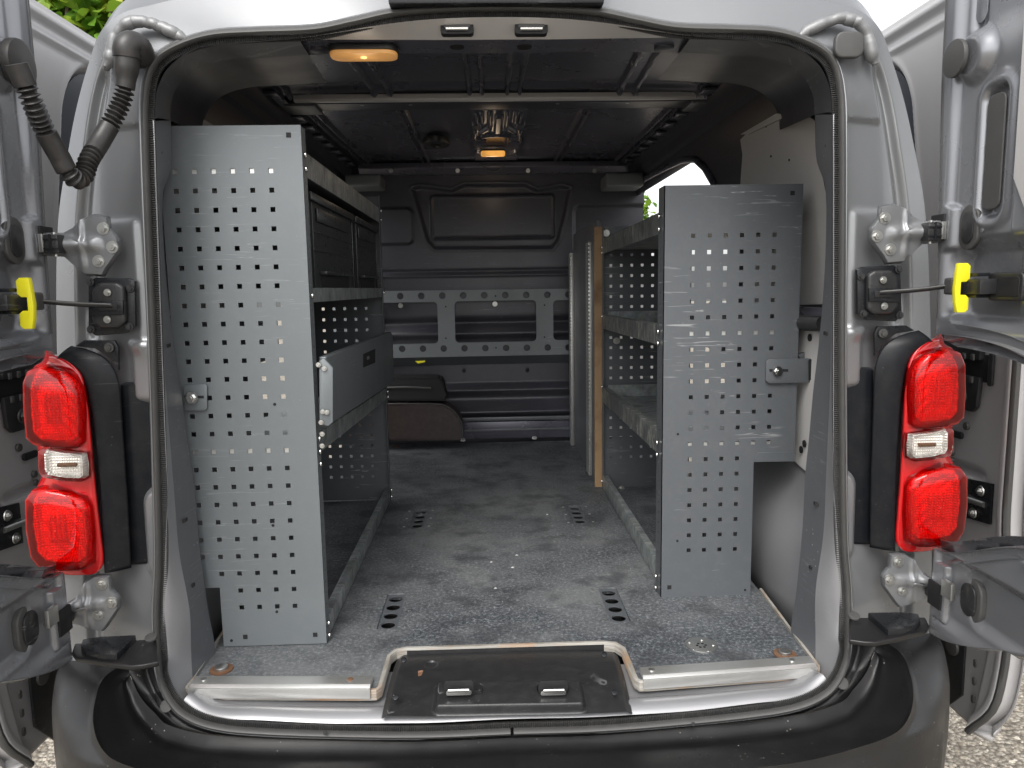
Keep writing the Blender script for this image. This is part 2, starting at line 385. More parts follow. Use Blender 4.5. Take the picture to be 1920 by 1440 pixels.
def sdbox(x, z, cx, cz, hx, hz, r=.02):
    qx = np.abs(x-cx)-hx+r; qz = np.abs(z-cz)-hz+r
    return np.hypot(np.maximum(qx, 0), np.maximum(qz, 0))+np.minimum(np.maximum(qx, qz), 0)-r
def sdseg(x, z, a, b):
    ax, az = a; bx, bz = b; t = np.clip(((x-ax)*(bx-ax)+(z-az)*(bz-az))/((bx-ax)**2+(bz-az)**2), 0, 1); return np.hypot(x-ax-t*(bx-ax), z-az-t*(bz-az))
def sdpoly(x, z, pts):
    d = np.full(np.shape(x), 1e9); ins = np.zeros(np.shape(x), bool); n = len(pts)
    for i in range(n):
        a, b = pts[i], pts[(i+1) % n]; d = np.minimum(d, sdseg(x, z, a, b))
        c = ((a[1] > z) != (b[1] > z)) & (x < (b[0]-a[0])*(z-a[1])/((b[1]-a[1]) if b[1] != a[1] else 1e-9)+a[0]); ins ^= c
    return np.where(ins, -d, d)

# ================================================================ GROUND AND TREES
g = mesh('ground', [(-60, -60, 0), (60, -60, 0), (60, 60, 0), (-60, 60, 0)], [(0, 1, 2, 3)], 'ground', smooth=False); tag(g, kind='structure')
def stones():
    V = []; F = []
    base = [(1, 0, 0), (.3, .9, 0), (-.8, .6, 0), (-.8, -.6, 0), (.3, -.9, 0), (.35, .1, .75), (-.3, .1, .7)]
    fc = [(0, 1, 5), (1, 2, 6, 5), (2, 3, 6), (3, 4, 5, 6), (4, 0, 5)]
    for k in range(15000):
        side = -1 if k % 2 else 1
        x = side*rng.uniform(.95, 3.0); y = rng.uniform(-1.0, 2.6)
        s = rng.uniform(.004, .0105); a = rng.uniform(0, 6.28); e = rng.uniform(.6, 1.2); n = len(V)
        for (bx, by, bz) in base:
            bx *= s*rng.uniform(.8, 1.2); by *= s*e; V.append((x+bx*math.cos(a)-by*math.sin(a), y+bx*math.sin(a)+by*math.cos(a), bz*s*.7-.0005))
        F += [tuple(n+i for i in f) for f in fc]
    return mesh('pebbles', V, F, 'stone', smooth=False)
tag(stones(), 'tan pebbles worn proud of the tarmac beside the van', 'gravel', kind='stuff')

def leaf_mesh():
    L = []; prof = [(0, 0), (.25, .30), (.5, .36), (.78, .2), (1, 0)]
    V = []; F = []
    for (t, w) in prof: V += [(-w, t, .10*abs(w)-.25*t*t), (0, t, -.25*t*t-.03), (w, t, .10*abs(w)-.25*t*t)]
    for i in range(4): F += [(i*3, i*3+1, i*3+4, i*3+3), (i*3+1, i*3+2, i*3+5, i*3+4)]
    return V, F
LV, LF = leaf_mesh()
def tree(name, label, base, height, centre, rad, nleaf, nparts, near, leaf=.1):
    t = thing(name, label, 'tree', base)
    bx, by, bz = base; cx, cy, cz = [centre[i]-base[i] for i in range(3)]
    path = catmull([(0, 0, 0), (cx*.2, cy*.2, cz*.4), (cx*.7, cy*.7, cz*.75), (cx, cy, cz*1.05)], 10)
    tube('trunk', path, np.linspace(.09, .03, 10), 'bark', t, 8)
    for k in range(16):
        a = rng.uniform(0, 6.28); e = rng.uniform(-.5, .8); d = np.array([math.cos(a)*math.cos(e)*rad[0], math.sin(a)*math.cos(e)*rad[1], math.sin(e)*rad[2]])*rng.uniform(.7, .95)
        s = path[rng.integers(5, 10)]; tube('limb', catmull([s, s+d*.5+np.array([0, 0, .06]), np.array([cx, cy, cz])+d], 7), np.linspace(.022, .004, 7), 'bark', t, 5)
    me = bpy.data.meshes.new('leaf'); me.from_pydata(LV, [], LF); me.materials.append(M['leaf']); me.polygons.foreach_set('use_smooth', [True]*len(me.polygons))
    cl = rng.normal(size=(26, 3)); cl = cl/np.linalg.norm(cl, axis=1)[:, None]*rng.uniform(.35, .95, (26, 1))
    Ls = []
    for k in range(nleaf):
        p = cl[rng.integers(26)]+rng.normal(size=3)*.20
        if np.linalg.norm(p) > 1.1: continue
        p = np.array([cx, cy, cz])+p*np.array(rad); Ls.append(p)
    nearp = np.array(near)-np.array(base); Ls.sort(key=lambda p: np.linalg.norm(p-nearp))
    V = []; F = []
    for i, p in enumerate(Ls):
        s = leaf*rng.uniform(.6, 1.15); R = Matrix.Rotation(rng.uniform(0, 6.28), 3, 'Z') @ Matrix.Rotation(rng.uniform(-1.0, .3), 3, 'X') @ Matrix.Rotation(rng.uniform(-.7, .7), 3, 'Y')
        if i < nparts:
            o = bpy.data.objects.new('leaf', me); link(o, t); o.location = tuple(p); o.rotation_euler = R.to_euler(); o.scale = (s, s, s)
        else:
            n = len(V); V += [tuple(R @ Vector(v)*s+Vector(p)) for v in LV]; F += [tuple(n+q for q in f) for f in LF]
    o = mesh('crown', V, F, 'leaf', t); o['kind'] = 'stuff'; return t
tree('leafy_tree', 'broad-leaved green tree hanging over the roof at the top left of the van', (-3.1, 3.6, 0), 3.4, (-2.35, 3.25, 2.95), (.95, .55, .62), 3000, 280, (-2.15, 2.7, 2.9), .115)
tree('distant_tree', 'light green tree seen outside through the open side door on the right', (1.9, 8.6, 0), 3, (1.62, 8.2, 2.05), (.50, .5, .72), 2600, 0, (2, 8, 2), .10)

# ================================================================ THE VAN
van = thing('van', 'silver panel van seen from behind with its two rear doors and both side doors open', 'van')
# ---- rear frame : right half traced at the tail plane, left half mirrored
def yseal(py): return float(-.10*sm(1150, 1345, py)+.02*sm(300, 40, py))
I_r = [(1592, 1196), (1593, 1150), (1586, 1040), (1582, 850), (1582, 640), (1583, 400), (1582, 255), (1581, 182), (1571, 128), (1549, 95), (1501, 69), (1447, 55), (1374, 51), (1265, 47), (1192, 33), (1119, 18), (1009, 11), (956, 10)]
O_r = [(1745, 1192), (1745, 1150), (1747, 1040), (1745, 850), (1745, 640), (1735, 400), (1709, 250), (1691, 173), (1670, 106), (1650, 55), (1612, 20), (1553, 3), (1450, -20), (1320, -36), (1210, -42), (1119, -44), (1009, -46), (956, -46)]
Iw = np.array([PY(p, yseal(p[1])) for p in I_r]); Ow = np.array([PY(p, .06 if p[1] < 700 else .04) for p in O_r])
Iw[:, 0] += .002
def full(A):
    A = np.array(A, float); L = mir(A[:-1]); mid = A[-1].copy(); mid[0] = .003
    return np.concatenate([A[:-1], mid[None], L[::-1]])
IF, OF = full(Iw), full(Ow)
def frame_relief(P, t, u):
    x = np.abs(P[..., 0]-.003); z = P[..., 2]; h = np.zeros_like(x)
    uu = np.broadcast_to(u, x.shape)
    side = sm(1.80, 1.74, z)
    h += .012*sm(.80, .72, uu)*side                       # main face lies behind the bright outer rib
    h += .006*np.exp(-((uu-.70)/.035)**2)*side
    h -= .030*sm(.88, 1.0, uu)*0
    # lower raised flat below z 1.50
    h -= .008*sm(1.500, 1.488, z)*sm(.055, .075, x-.60)*sm(.60, .54, uu)*sm(1.24, 1.27, z)
    h += .010*sm(.004, -.004, sdbox(x, z, .70, 1.62, .05, .10, .03))*0
    # recess beside the lamp bracket
    h += .010*sm(.006, -.006, sdbox(x, z, .775, 1.36, .012, .09, .01))
    # lower pocket
    h -= .012*sm(.010, -.006, sdbox(x, z, .655, .90, .035, .09, .03))
    # small pressed step at the waist
    h -= .010*sm(.008, -.006, sdbox(x, z, .66, 1.215, .035, .055, .012))
    # top corner: raised platform carrying the plug
    tri = sdpoly(x, z, [(.60, 1.75), (.665, 1.80), (.70, 1.79), (.725, 1.66), (.60, 1.66)])
    h -= .008*sm(.004, -.004, tri)
    P = P.copy(); P[..., 1] += h; return P
ruled('rear_frame', IF, OF, 700, 70, 'silver', van, frame_relief, flip=True, solid=0)
# body skin going forward from the frame edge
Q = OF.copy(); Q2 = OF.copy(); Q2[:, 1] = 1.28; Q2[:, 0] = .003+(Q2[:, 0]-.003)*1.07; Q2[:, 2] += .02*sm(1.6, 1.9, Q2[:, 2])
def round_over(P, t, u):
    P = P.copy(); c = np.array([.003, 0, 1.0]); e = (1-np.exp(-u/.03))
    P[..., 0] = .003+(P[..., 0]-.003)*(1+.012*e)
    w = sm(1.72, 1.90, P[..., 2]); P[..., 2] += .115*w*(1-np.exp(-(P[..., 1]-.06)/.09)); return P
ruled('body_side_and_roof', Q, Q2, 260, 30, 'silver', van, round_over, flip=True)
# roof over the load bay and cab, closed front
rf = []
for (y, k, zt) in ((1.28, 1.07, 0), (2.5, 1.07, .01), (3.6, 1.0, -.05), (4.3, .9, -.35)):
    a = OF[(OF[:, 2] > 1.79)].copy(); a[:, 1] = y; a[:, 0] = .003+(a[:, 0]-.003)*k; a[:, 2] += .02*sm(1.6, 1.9, OF[(OF[:, 2] > 1.79)][:, 2])+.115*sm(1.72, 1.90, a[:, 2])+zt; rf.append(a)
grid('front_roof', np.array(rf), 'silver', van, flip=True)
prism('lower_body', [(-.78, 2.45, .25), (.78, 2.45, .25), (.74, 2.45, 1.6), (-.74, 2.45, 1.6)], (0, 2.2, 0), 'silver', van, .03)
box('underbody', (-.84, -.02, .22), (.84, 2.45, .50), 'hole', van)
# high level brake lamp housing and roof fittings
box('brake_lamp_housing', tuple(PY((728, 7), -.012)), tuple(PY((1122, -40), .06)), 'gloss_black', van, .004)
for s in (0, 1):
    c = PY((1530, -3), .10); c2 = c+np.array([.05, 0, .004])
    if s: c, c2 = PY((312, 6), .10), PY((283, 8), .10)
    tube('roof_bar', [c, c2], .009, 'chrome', van, 14)
# sealant beads at the two top corners
for s in (0, 1):
    pts = [(1500, 66), (1540, 44), (1582, 30), (1612, 38), (1630, 58), (1636, 80), (1640, 100), (1648, 116)]
    w = catmull([PY(p, .010) for p in pts], 40)
    if s: w = mir(w)
    w = w+np.stack([0*w[:, 0], rng.normal(size=40)*.0012, rng.normal(size=40)*.0008], 1)
    r = .0095+.003*np.sin(np.linspace(0, 9, 40))**2*np.linspace(.3, 1, 40); r[:4] *= np.linspace(.4, 1, 4); r[-4:] *= np.linspace(1, .6, 4)
    w[:, 1] += .0105; tube('sealant_bead', w, r, 'sealer', van, 12)
# ---- door seal
sp = [(956, 10), (1009, 11), (1119, 18), (1192, 33), (1265, 47), (1374, 51), (1447, 55), (1501, 69), (1549, 95), (1571, 128), (1581, 182), (1583, 255), (1583, 400), (1582, 640), (1583, 850), (1586, 1022), (1593, 1111), (1593, 1200), (1587, 1244), (1564, 1289), (1529, 1315), (1484, 1331), (1420, 1342), (1293, 1356), (1120, 1370), (956, 1375)]
sw = np.array([PY(p, yseal(p[1])) for p in sp])
sw[0, 0] = sw[-1, 0] = .003
half = catmull(sw, 1250); SEAL = np.concatenate([mir(half)[::-1][:-1], half])
seal = sweep('door_seal', SEAL[::5], [(0, .0), (.0005, .008), (.004, .013), (.008, .0145), (.011, .012), (.0118, .006), (.012, -.01), (0, -.01)], 'rubber', van)
sweep('seal_flange', SEAL, [(.0115, -.006), (.0118, .003), (.0195, .003), (.0215, .001), (.0215, -.006)], 'flange', seal, mod=lambda i: 1 if i % 2 else .1)
sweep('painted_lip', SEAL[::5], [(-.006, -.012), (-.0055, .002), (-.003, .004), (.0005, .003), (.001, -.012)], 'silver', seal)
SI = None
def inner_of(px_list): return [PY(p, yseal(p[1])) for p in px_list]
# ---- jambs, linings and header
B = [(1527, 1262), (1529, 1244), (1529, 1191), (1529, 1111), (1544, 1000), (1549, 889), (1553, 800), (1556, 731), (1558, 656), (1559, 544), (1560, 431), (1560, 349), (1560, 300), (1559, 215)]
SR = [(1556, 1287), (1569, 1248), (1579, 1191), (1578, 1111), (1570, 1000), (1562, 889), (1562, 800), (1562, 731), (1562, 656), (1562, 544), (1562, 431), (1562, 349), (1562, 300), (1562, 215)]
L = [(1528, 1256), (1511, 1225), (1484, 1191), (1493, 1111), (1504, 1000), (1510, 889), (1517, 820), (1525, 731), (1534, 656), (1544, 544), (1549, 431), (1547, 349), (1531, 300), (1528, 215)]
yL = [-.02, .04, .12, .12, .12, .12, .12, .12, .12, .11, .10, .10, .12, .12]
def jamb_bulge(P, t, u): P = P.copy(); P[..., 1] -= .010*np.sin(np.pi*u)**.8; return P
for s in (0, 1):
    f = mir if s else (lambda a: np.array(a, float))
    b3 = f([PY(p, .035 if p[1] < 1200 else -.0) for p in B]); s3 = f([PY(p, yseal(p[1])-.002) for p in SR]); l3 = f([PY(p, y) for p, y in zip(L, yL)])
    b3[0, 2] = b3[0, 2]; ruled('pillar_jamb', s3, b3, 80, 8, 'silver_inner', van, jamb_bulge)
    pl = ruled('pillar_lining', b3, l3, 80, 8, 'liner', van)
    l4 = l3.copy(); l4[:, 1] += .10; l4[:, 0] += (.10 if not s else -.10); ruled('lining_return', l3, l4, 40, 3, 'liner', pl)
    for (px, py) in ((1532, 945), (1523, 1065), (1555, 233), (1554, 271), (1551, 625)):
        c = f(PY((px, py), .062)); m = 1 if not s else -1
        prism('slot', [c+np.array([m*(-.004), .0, .004]), c+np.array([m*.004, -.004, .001]), c+np.array([m*.004, -.004, -.006]), c+np.array([m*(-.004), 0, -.003])], (0, .008, 0), 'hole', pl)
# corner linings (dark) between the seal and the inner arch, top corners
Bc = [(1562, 215), (1560, 190), (1553, 155), (1534, 120), (1491, 87), (1447, 77), (1374, 72), (1297, 67)]
Lc = [(1528, 215), (1525, 182), (1512, 153), (1483, 124), (1429, 107), (1367, 104), (1320, 101), (1275, 98)]
for s in (0, 1):
    f = mir if s else (lambda a: np.array(a, float))
    a = f([PY(p, .01) for p in Bc]); b = f([PY(p, .15) for p in Lc])
    def cc(P, t, u): P = P.copy(); P[..., 1] -= .02*np.sin(np.pi*u); return P
    cl = ruled('corner_lining', a, b, 60, 12, 'liner', van, cc)
    b2 = b.copy(); b2[:, 1] = .5; b2[:, 0] = .003+(b2[:, 0]-.003)*1.1; b2[:, 2] = b2[:, 2]+.04; ruled('lining_return', b, b2, 30, 4, 'navy', cl)
# header: bright upper face, dark underside
T1 = [(1374, 70), (1297, 67), (1220, 56), (1150, 45), (1080, 37), (1009, 33), (956, 32)]
T2 = [(1374, 74), (1297, 70), (1220, 71), (1150, 72), (1080, 73), (1009, 74), (956, 74)]
T3 = [(1374, 103), (1275, 99), (1220, 98), (1150, 97), (1080, 98), (1009, 99), (956, 100)]
def half2full(px, Y): return full([PY(p, Y) for p in px])
h1 = half2full(T1, .012); h2 = full([PZ(p, 1.825) for p in T2]); h2[:, 1] = .075; h2 = full([PY(p, .075) for p in T2]); zu = h2[:, 2].mean()
h3 = full([PZ(p, zu+.004) for p in T3])
hd = ruled('header_face', h1, h2, 120, 8, 'head', van)
hu = ruled('header_underside', h2, h3, 120, 8, 'navy_panel', van)
h4 = h3.copy(); h4[:, 2] += .12; ruled('header_return', h3, h4, 60, 3, 'navy', hu)
for cx in (857, 996):
    c = PY((cx, 53), .035); st = prism('striker_recess', [(c[0]+a, c[1]-.004, c[2]+b) for a, b in rrect(-.030, -.011, .030, .011, .006)], (0, .02, 0), 'hole', van, .002)
    tube('striker_bar', [(c[0]-.02, c[1]-.007, c[2]-.003), (c[0]+.02, c[1]-.007, c[2]-.003)], .0032, 'chrome', st)
    prism('striker_rim', [(c[0]+a, c[1]-.0055, c[2]+b) for a, b in rrect(-.024, .000, .024, .007, .003)], (0, .003, 0), 'rubber', st)
for (cx, cy, rx) in ((857, 86, .014), (983, 86, .014), (597, 92, .016), (1245, 88, .02)):
    c = PZ((cx, cy), zu+.003); disc('header_cap', c, (0, 0, -1), rx, .004, 'hole' if rx < .015 else 'navy', hu, 16)
# rear roof lamp
def lamp(name, c, hx, hy, mat, axis_z=-1, nm='cargo_lamp', label=None):
    o = prism(name, [(c[0]+a, c[1]+b, c[2]) for a, b in rrect(-hx, -hy, hx, hy, hy*.7)], (0, 0, -.010), 'plastic', van, .002)
    p2 = prism('lamp_lens', [(c[0]+a, c[1]+b, c[2]-.006) for a, b in rrect(-hx*.95, -hy*.88, hx*.95, hy*.88, hy*.7)], (0, 0, -.011), mat, o, .004)
    if label: o['label'] = label
    return o
lc = PZ((682, 91), zu); lo = lamp('cargo_lamp', (lc[0], lc[1], lc[2]), .068, .032, 'lamp', label='lit amber lamp in the header above the rear opening')
disc('bulb', (lc[0], lc[1]-.004, lc[2]-.016), (0, 0, -1), .006, .003, 'bulb', lo)
for c_, e_ in (((lc[0], lc[1], lc[2]-.05), .018),):
    pl_ = bpy.data.lights.new('cargo_lamp_glow', 'POINT'); pl_.energy = e_; pl_.color = (1, .85, .68); pl_.shadow_soft_size = .03
    po = bpy.data.objects.new('cargo_lamp_glow', pl_); link(po, lo); po.location = c_
# ---- roof inside
def roof_panel(name, y0, y1, ribs, z=1.972):
    xs = np.linspace(-.66, .70, 460); ys = np.linspace(y0, y1, 60); X, Yg = np.meshgrid(xs, ys); Z = np.full_like(X, z)
    Z += .012*(X/.66)**2*-1.0
    for (xa, xb, w) in ribs:
        cx = xa+(xb-xa)*(Yg-y0)/(y1-y0); d = np.abs(X-cx); Z -= .016*sm(w, w-.005, d); Z += .013*sm(w*.55, w*.55-.005, d)
    ed = np.minimum(Yg-y0, y1-Yg); Z -= .012*sm(.05, .03, ed)
    return grid(name, np.stack([X, Yg, Z], -1), 'navy_panel', van, flip=True, solid=0)
roof_panel('roof_panel', .20, .985, [(-.37, -.33, .034), (-.055, -.045, .028), (.075, .070, .028), (.40, .42, .034), (-.62, -.62, .02), (.65, .65, .02)])
roof_panel('roof_panel', 1.115, 2.34, [(-.30, -.30, .02), (.33, .33, .02), (-.60, -.58, .02), (.62, .62, .02)])
bm_ = [(-.63, 1.0, 1.965), (.71, 1.0, 1.965), (.71, 1.0, 1.94), (-.63, 1.0, 1.94)]
cb = prism('roof_crossbeam', [(-.62, y, z) for y, z in ((1.0, 1.972), (1.0, 1.948), (1.012, 1.930), (1.10, 1.930), (1.112, 1.948), (1.112, 1.972))], (1.32, 0, 0), 'navy', van, .004)
prism('beam_edge_highlight', [(-.60, y, z) for y, z in ((.985, 1.953), (.978, 1.937), (.986, 1.931), (1.004, 1.931), (1.004, 1.953))], (1.28, 0, 0), 'head', cb, .003)  # sheen on the dark beam, painted as a pale strip along its front
for x in (-.58, .68):
    e = box('beam_bracket', (x-.055, 1.0, 1.922), (x+.04, 1.12, 1.931), 'liner', cb, .003)
for x in (-.40, .21, .43, -.25): disc('rivet', (x, 1.03, 1.931), (0, 0, -1), .006, .002, 'steel', cb)
# cant rails: sloped pressed channels between roof and wall
for s in (0, 1):
    f = mir if s else (lambda a: np.array(a, float))
    prof = [(.60, 1.965), (.635, 1.958), (.64, 1.945), (.668, 1.94), (.672, 1.925), (.690, 1.90), (.694, 1.87), (.708, 1.85), (.73, 1.80)]
    P = np.array([[(x, y, z) for (x, z) in prof] for y in np.linspace(.30, 2.40, 30)]); P = f(P)
    cr = grid('cant_rail', P, 'navy', van, flip=not s, solid=.003, sharp=25)
    for k, y in enumerate(np.arange(.45, 2.2, .155)):
        if abs(y-1.05) < .1: continue
        c = f([.652, y, 1.936]); box('pressed_tab', (c[0]-.022, y-.03, c[2]-.006), (c[0]+.022, y+.03, c[2]+.004), 'navy_panel', cr, .004)
# inner walls with the side door aperture
def wallx(z): return .80-.10*float(sm(1.35, 1.92, z))
wp = [(.26, .50), (1.28, .50), (1.28, 1.66), (1.31, 1.74), (1.37, 1.795), (1.46, 1.82), (1.9, 1.84), (2.42, 1.86), (2.42, 1.93), (.26, 1.93)]
for s in (0, 1):
    f = mir if s else (lambda a: np.array(a, float))
    cz = [.50, 1.62, 1.69, 1.75, 1.79, 1.815, 1.83, 1.845, 1.93]; cy = [1.07, 1.07, 1.10, 1.16, 1.24, 1.40, 1.75, 2.42, 2.42]
    zz = np.concatenate([np.linspace(.50, 1.60, 30), np.linspace(1.61, 1.93, 60)]); uu = np.linspace(0, 1, 30); ye = np.interp(zz, cz, cy)
    P = np.array([[(wallx(z), .26+(y_-.26)*u, z) for u in uu] for z, y_ in zip(zz, ye)])
    w = grid('side_wall', f(P), 'navy', van, flip=bool(s)); md = w.modifiers.new('t', 'SOLIDIFY'); md.thickness = .03; md.offset = 1
    tube('aperture_frame', f([(wallx(z)-.004, y_+.004, z) for z, y_ in zip(zz[:-12], ye[:-12])]), .012, 'navy_panel', w, 8)
    # lower inner ledge
    box('waist_rail', tuple(f([.765, .30, 1.13])) if not s else tuple(f([.80, .30, 1.13])), tuple(f([.80, 1.26, 1.30])) if not s else tuple(f([.765, 1.26, 1.30])), 'navy_panel', van, .012, 3)
    xi = .60 if s else .43; box('hole_backing_board', tuple(f([xi, 2.20, .62])) if not s else tuple(f([.79, 2.20, .62])), tuple(f([.79, 2.22, 1.50])) if not s else tuple(f([xi, 2.22, 1.50])), 'rack' if s else 'white_panel', van, .004)  # board added behind each rack so its punched holes look light
# upper wall lining boards (pale)
def onwall(p, off):
    X = .74
    for _ in range(6): X = wallx(PX(p, X)[2])-off
    return PX(p, X)
wl = [onwall(p, .010) for p in ((1530, 228), (1515, 217), (1462, 212), (1400, 250), (1388, 262), (1392, 290), (1388, 345), (1392, 400), (1400, 575), (1545, 570), (1560, 560), (1556, 400), (1552, 330), (1534, 300))]
wb = prism('wall_board', wl, (.006, 0, 0), 'white_panel', van)
wb['label'] = 'pale grey hardboard lining on the upper right wall'
wbl = prism('wall_board', mir(wl), (-.006, 0, 0), 'white_panel', van)
tri = [onwall(p, .016) for p in ((1388, 252), (1455, 213), (1478, 216), (1402, 252))]; prism('board_flap', tri, (.004, 0, 0), 'white_panel', wb)
for (p) in ((1446, 293), (1437, 237), (1530, 355), (1480, 300)): disc('screw_mark', onwall(p, .0105), (-1, 0, 0), .003, .002, 'hole', wb, 8)
# right side: lower white board, black handle tube
lb = [PX(p, .735) for p in ((1490, 615), (1540, 620), (1540, 910), (1490, 865))]; lbo = prism('wall_board', lb, (.006, 0, 0), 'white_panel', van)
lbo['label'] = 'pale board strip low on the right wall beside the rear pillar'
for p in ((1519, 633), (1509, 832), (1503, 843)): disc('fixing_hole', PX(p, .733), (-1, 0, 0), .009, .003, 'hole', lbo, 12)
tube('trim_tube', [PX((1490, 604), .72), PX((1514, 606), .72), PX((1545, 607), .72)], .018, 'plastic', van, 14)
# wheel arches, bare silver inside
for s in (0, 1):
    f = mir if s else (lambda a: np.array(a, float))
    ys = np.linspace(.13, 1.1, 60); ts = np.linspace(0, 1, 30); P = []
    for t in ts:
        row = []
        for y in ys:
            top = .60+.33*math.sqrt(max(0, 1-((y-.62)/.56)**2)) if abs(y-.62) < .56 else .60
            z = .555+t*.44; inside = sm(0, .05, top-z+.02)
            x = .80-.125*float(sm(1.05, .55, z))-.045*math.sin(min(1, t*1.2)*2.6)*float(sm(.05, .4, y))
            row.append((x, y, z))
        P.append(row)
    ob = grid('wheel_arch', f(P), 'silver_inner', van, flip=bool(s), solid=.003)
# ---- bulkhead
def bulkhead():
    xs = np.linspace(-.76, .76, 300); zs = np.linspace(.52, 1.95, 280); X, Z = np.meshgrid(xs, zs); H = np.zeros_like(X)
    def q(p): v = PY(p, 2.34); return (v[0], v[2])
    rec = [q(p) for p in ((772, 352), (788, 348), (846, 356), (870, 345), (985, 345), (1008, 356), (1052, 347), (1070, 352), (1060, 400), (1048, 450), (1035, 466), (815, 467), (800, 452), (786, 400))]
    d = sdpoly(X, Z, rec); H += .022*sm(.008, -.014, d); H -= .006*np.exp(-(d/.008)**2)
    a, b = q((806, 366)), q((1040, 446)); d = sdbox(X, Z, (a[0]+b[0])/2, (a[1]+b[1])/2, abs(b[0]-a[0])/2, abs(a[1]-b[1])/2, .02)
    H -= .014*sm(.006, -.006, d); H += .006*sm(-.006, -.014, d)
    a, b = q((1076, 386)), q((1230, 470)); d = sdbox(X, Z, (a[0]+b[0])/2, (a[1]+b[1])/2, abs(b[0]-a[0])/2, abs(a[1]-b[1])/2, .03); H += .02*sm(.006, -.008, d)
    a, b = q((640, 392)), q((776, 458)); d = sdbox(X, Z, (a[0]+b[0])/2, (a[1]+b[1])/2, abs(b[0]-a[0])/2, abs(a[1]-b[1])/2, .03); H -= .02*sm(.006, -.008, d)
    for zc, w, dp in ((q((900, 508))[1], .008, .008), (q((900, 516))[1], .006, -.006), (q((900, 745))[1], .03, .02), (q((900, 770))[1], .02, -.02), (q((900, 785))[1], .012, .015), (q((900, 605))[1], .02, .02), (q((900, 625))[1], .02, -.015)):
        H += dp*np.exp(-((Z-zc)/w)**2)
    H -= .04*sm(q((900, 720))[1]+.01, q((900, 720))[1]-.03, Z)*sm(.62, .66, Z)
    return grid('bulkhead', np.stack([X, 2.34+H, Z], -1), 'navy', van, sharp=60)
bh = bulkhead()
prism('bulkhead_top_rail', [(-.62, y, z) for y, z in ((2.26, 1.955), (2.26, 1.93), (2.29, 1.905), (2.335, 1.905), (2.335, 1.955))], (1.34, 0, 0), 'navy_panel', bh, .003)
for px in (733, 858, 990, 1115): bolt(PY((px, 320), 2.262), (0, -1, -.3), .011, bh)
for i, (a, b) in enumerate((((648, 325), (714, 350)), ((1136, 322), (1206, 350)))):
    c0 = PY(a, 2.05); c1 = PY(b, 2.05); box('foam_block', (c0[0], 2.03, c1[2]), (c1[0], 2.22, c0[2]-.006), 'rack', van, .012, 3)
tube('lamp_cable', catmull([PY((906, 308), 2.2), PY((912, 318), 2.22), PY((925, 322), 2.24), PY((938, 318), 2.22), PY((946, 308), 2.2)], 16), .004, 'rubber', van, 6)
# pressed bracket with the second lamp
def lamp_bracket():
    xs = np.linspace(-.065, .125, 80); ys = np.linspace(1.17, 2.16, 120); X, Y = np.meshgrid(xs, ys); cx = .03
    x = np.abs(X-cx); H = np.zeros_like(X)
    for (a, b, w) in (((.0, 1.25), (.0, 1.5), .012), ((.03, 1.2), (.03, 1.42), .006), ((.03, 1.42), (.06, 1.50), .008), ((.06, 1.2), (.06, 1.35), .006), ((.06, 1.35), (.09, 1.36), .006), ((.075, 1.22), (.075, 1.33), .004), ((.05, 1.66), (.09, 1.62), .006), ((.09, 1.62), (.085, 1.5), .005), ((.05, 1.72), (.09, 1.72), .006), ((.06, 1.96), (.085, 1.90), .008), ((.05, 2.06), (.09, 2.06), .008), ((.0, 1.56), (.055, 1.58), .012)):
        H += .012*sm(w+.004, w-.003, sdseg(x, Y, a, b))
    return grid('lamp_bracket', np.stack([X, Y, 1.945-H], -1), 'navy_panel', van, flip=True, solid=.004, sharp=80)
lbk = lamp_bracket()
l2 = PZ((924, 284), 1.925)
lo2 = lamp('cargo_lamp', (l2[0], l2[1], 1.93), .052, .036, 'lamp2', label='lit amber lamp in the roof near the bulkhead')
prism('lamp_face', [(l2[0]+a, l2[1]-.05, 1.912+b) for a, b in rrect(-.05, -.014, .05, .008, .008)], (0, .02, 0), 'lamp2', lo2, .002)
pl_ = bpy.data.lights.new('roof_lamp_glow', 'POINT'); pl_.energy = .09; pl_.color = (1, .78, .55); pl_.shadow_soft_size = .03
po = bpy.data.objects.new('roof_lamp_glow', pl_); link(po, lo2); po.location = (l2[0], l2[1]+.17, 1.84)
c = PZ((818, 262), 1.955); ve = disc('roof_sensor', c, (0, 0, -1), .055, .022, 'plastic', van, 28, ell=(1, 1.6)); disc('sensor_eye', c+np.array([0, .0, -.022]), (0, 0, -1), .022, .005, 'hole', ve); disc('sensor_stud', c+np.array([.004, .0, -.027]), (0, 0, -1), .007, .002, 'steel', ve, 8)
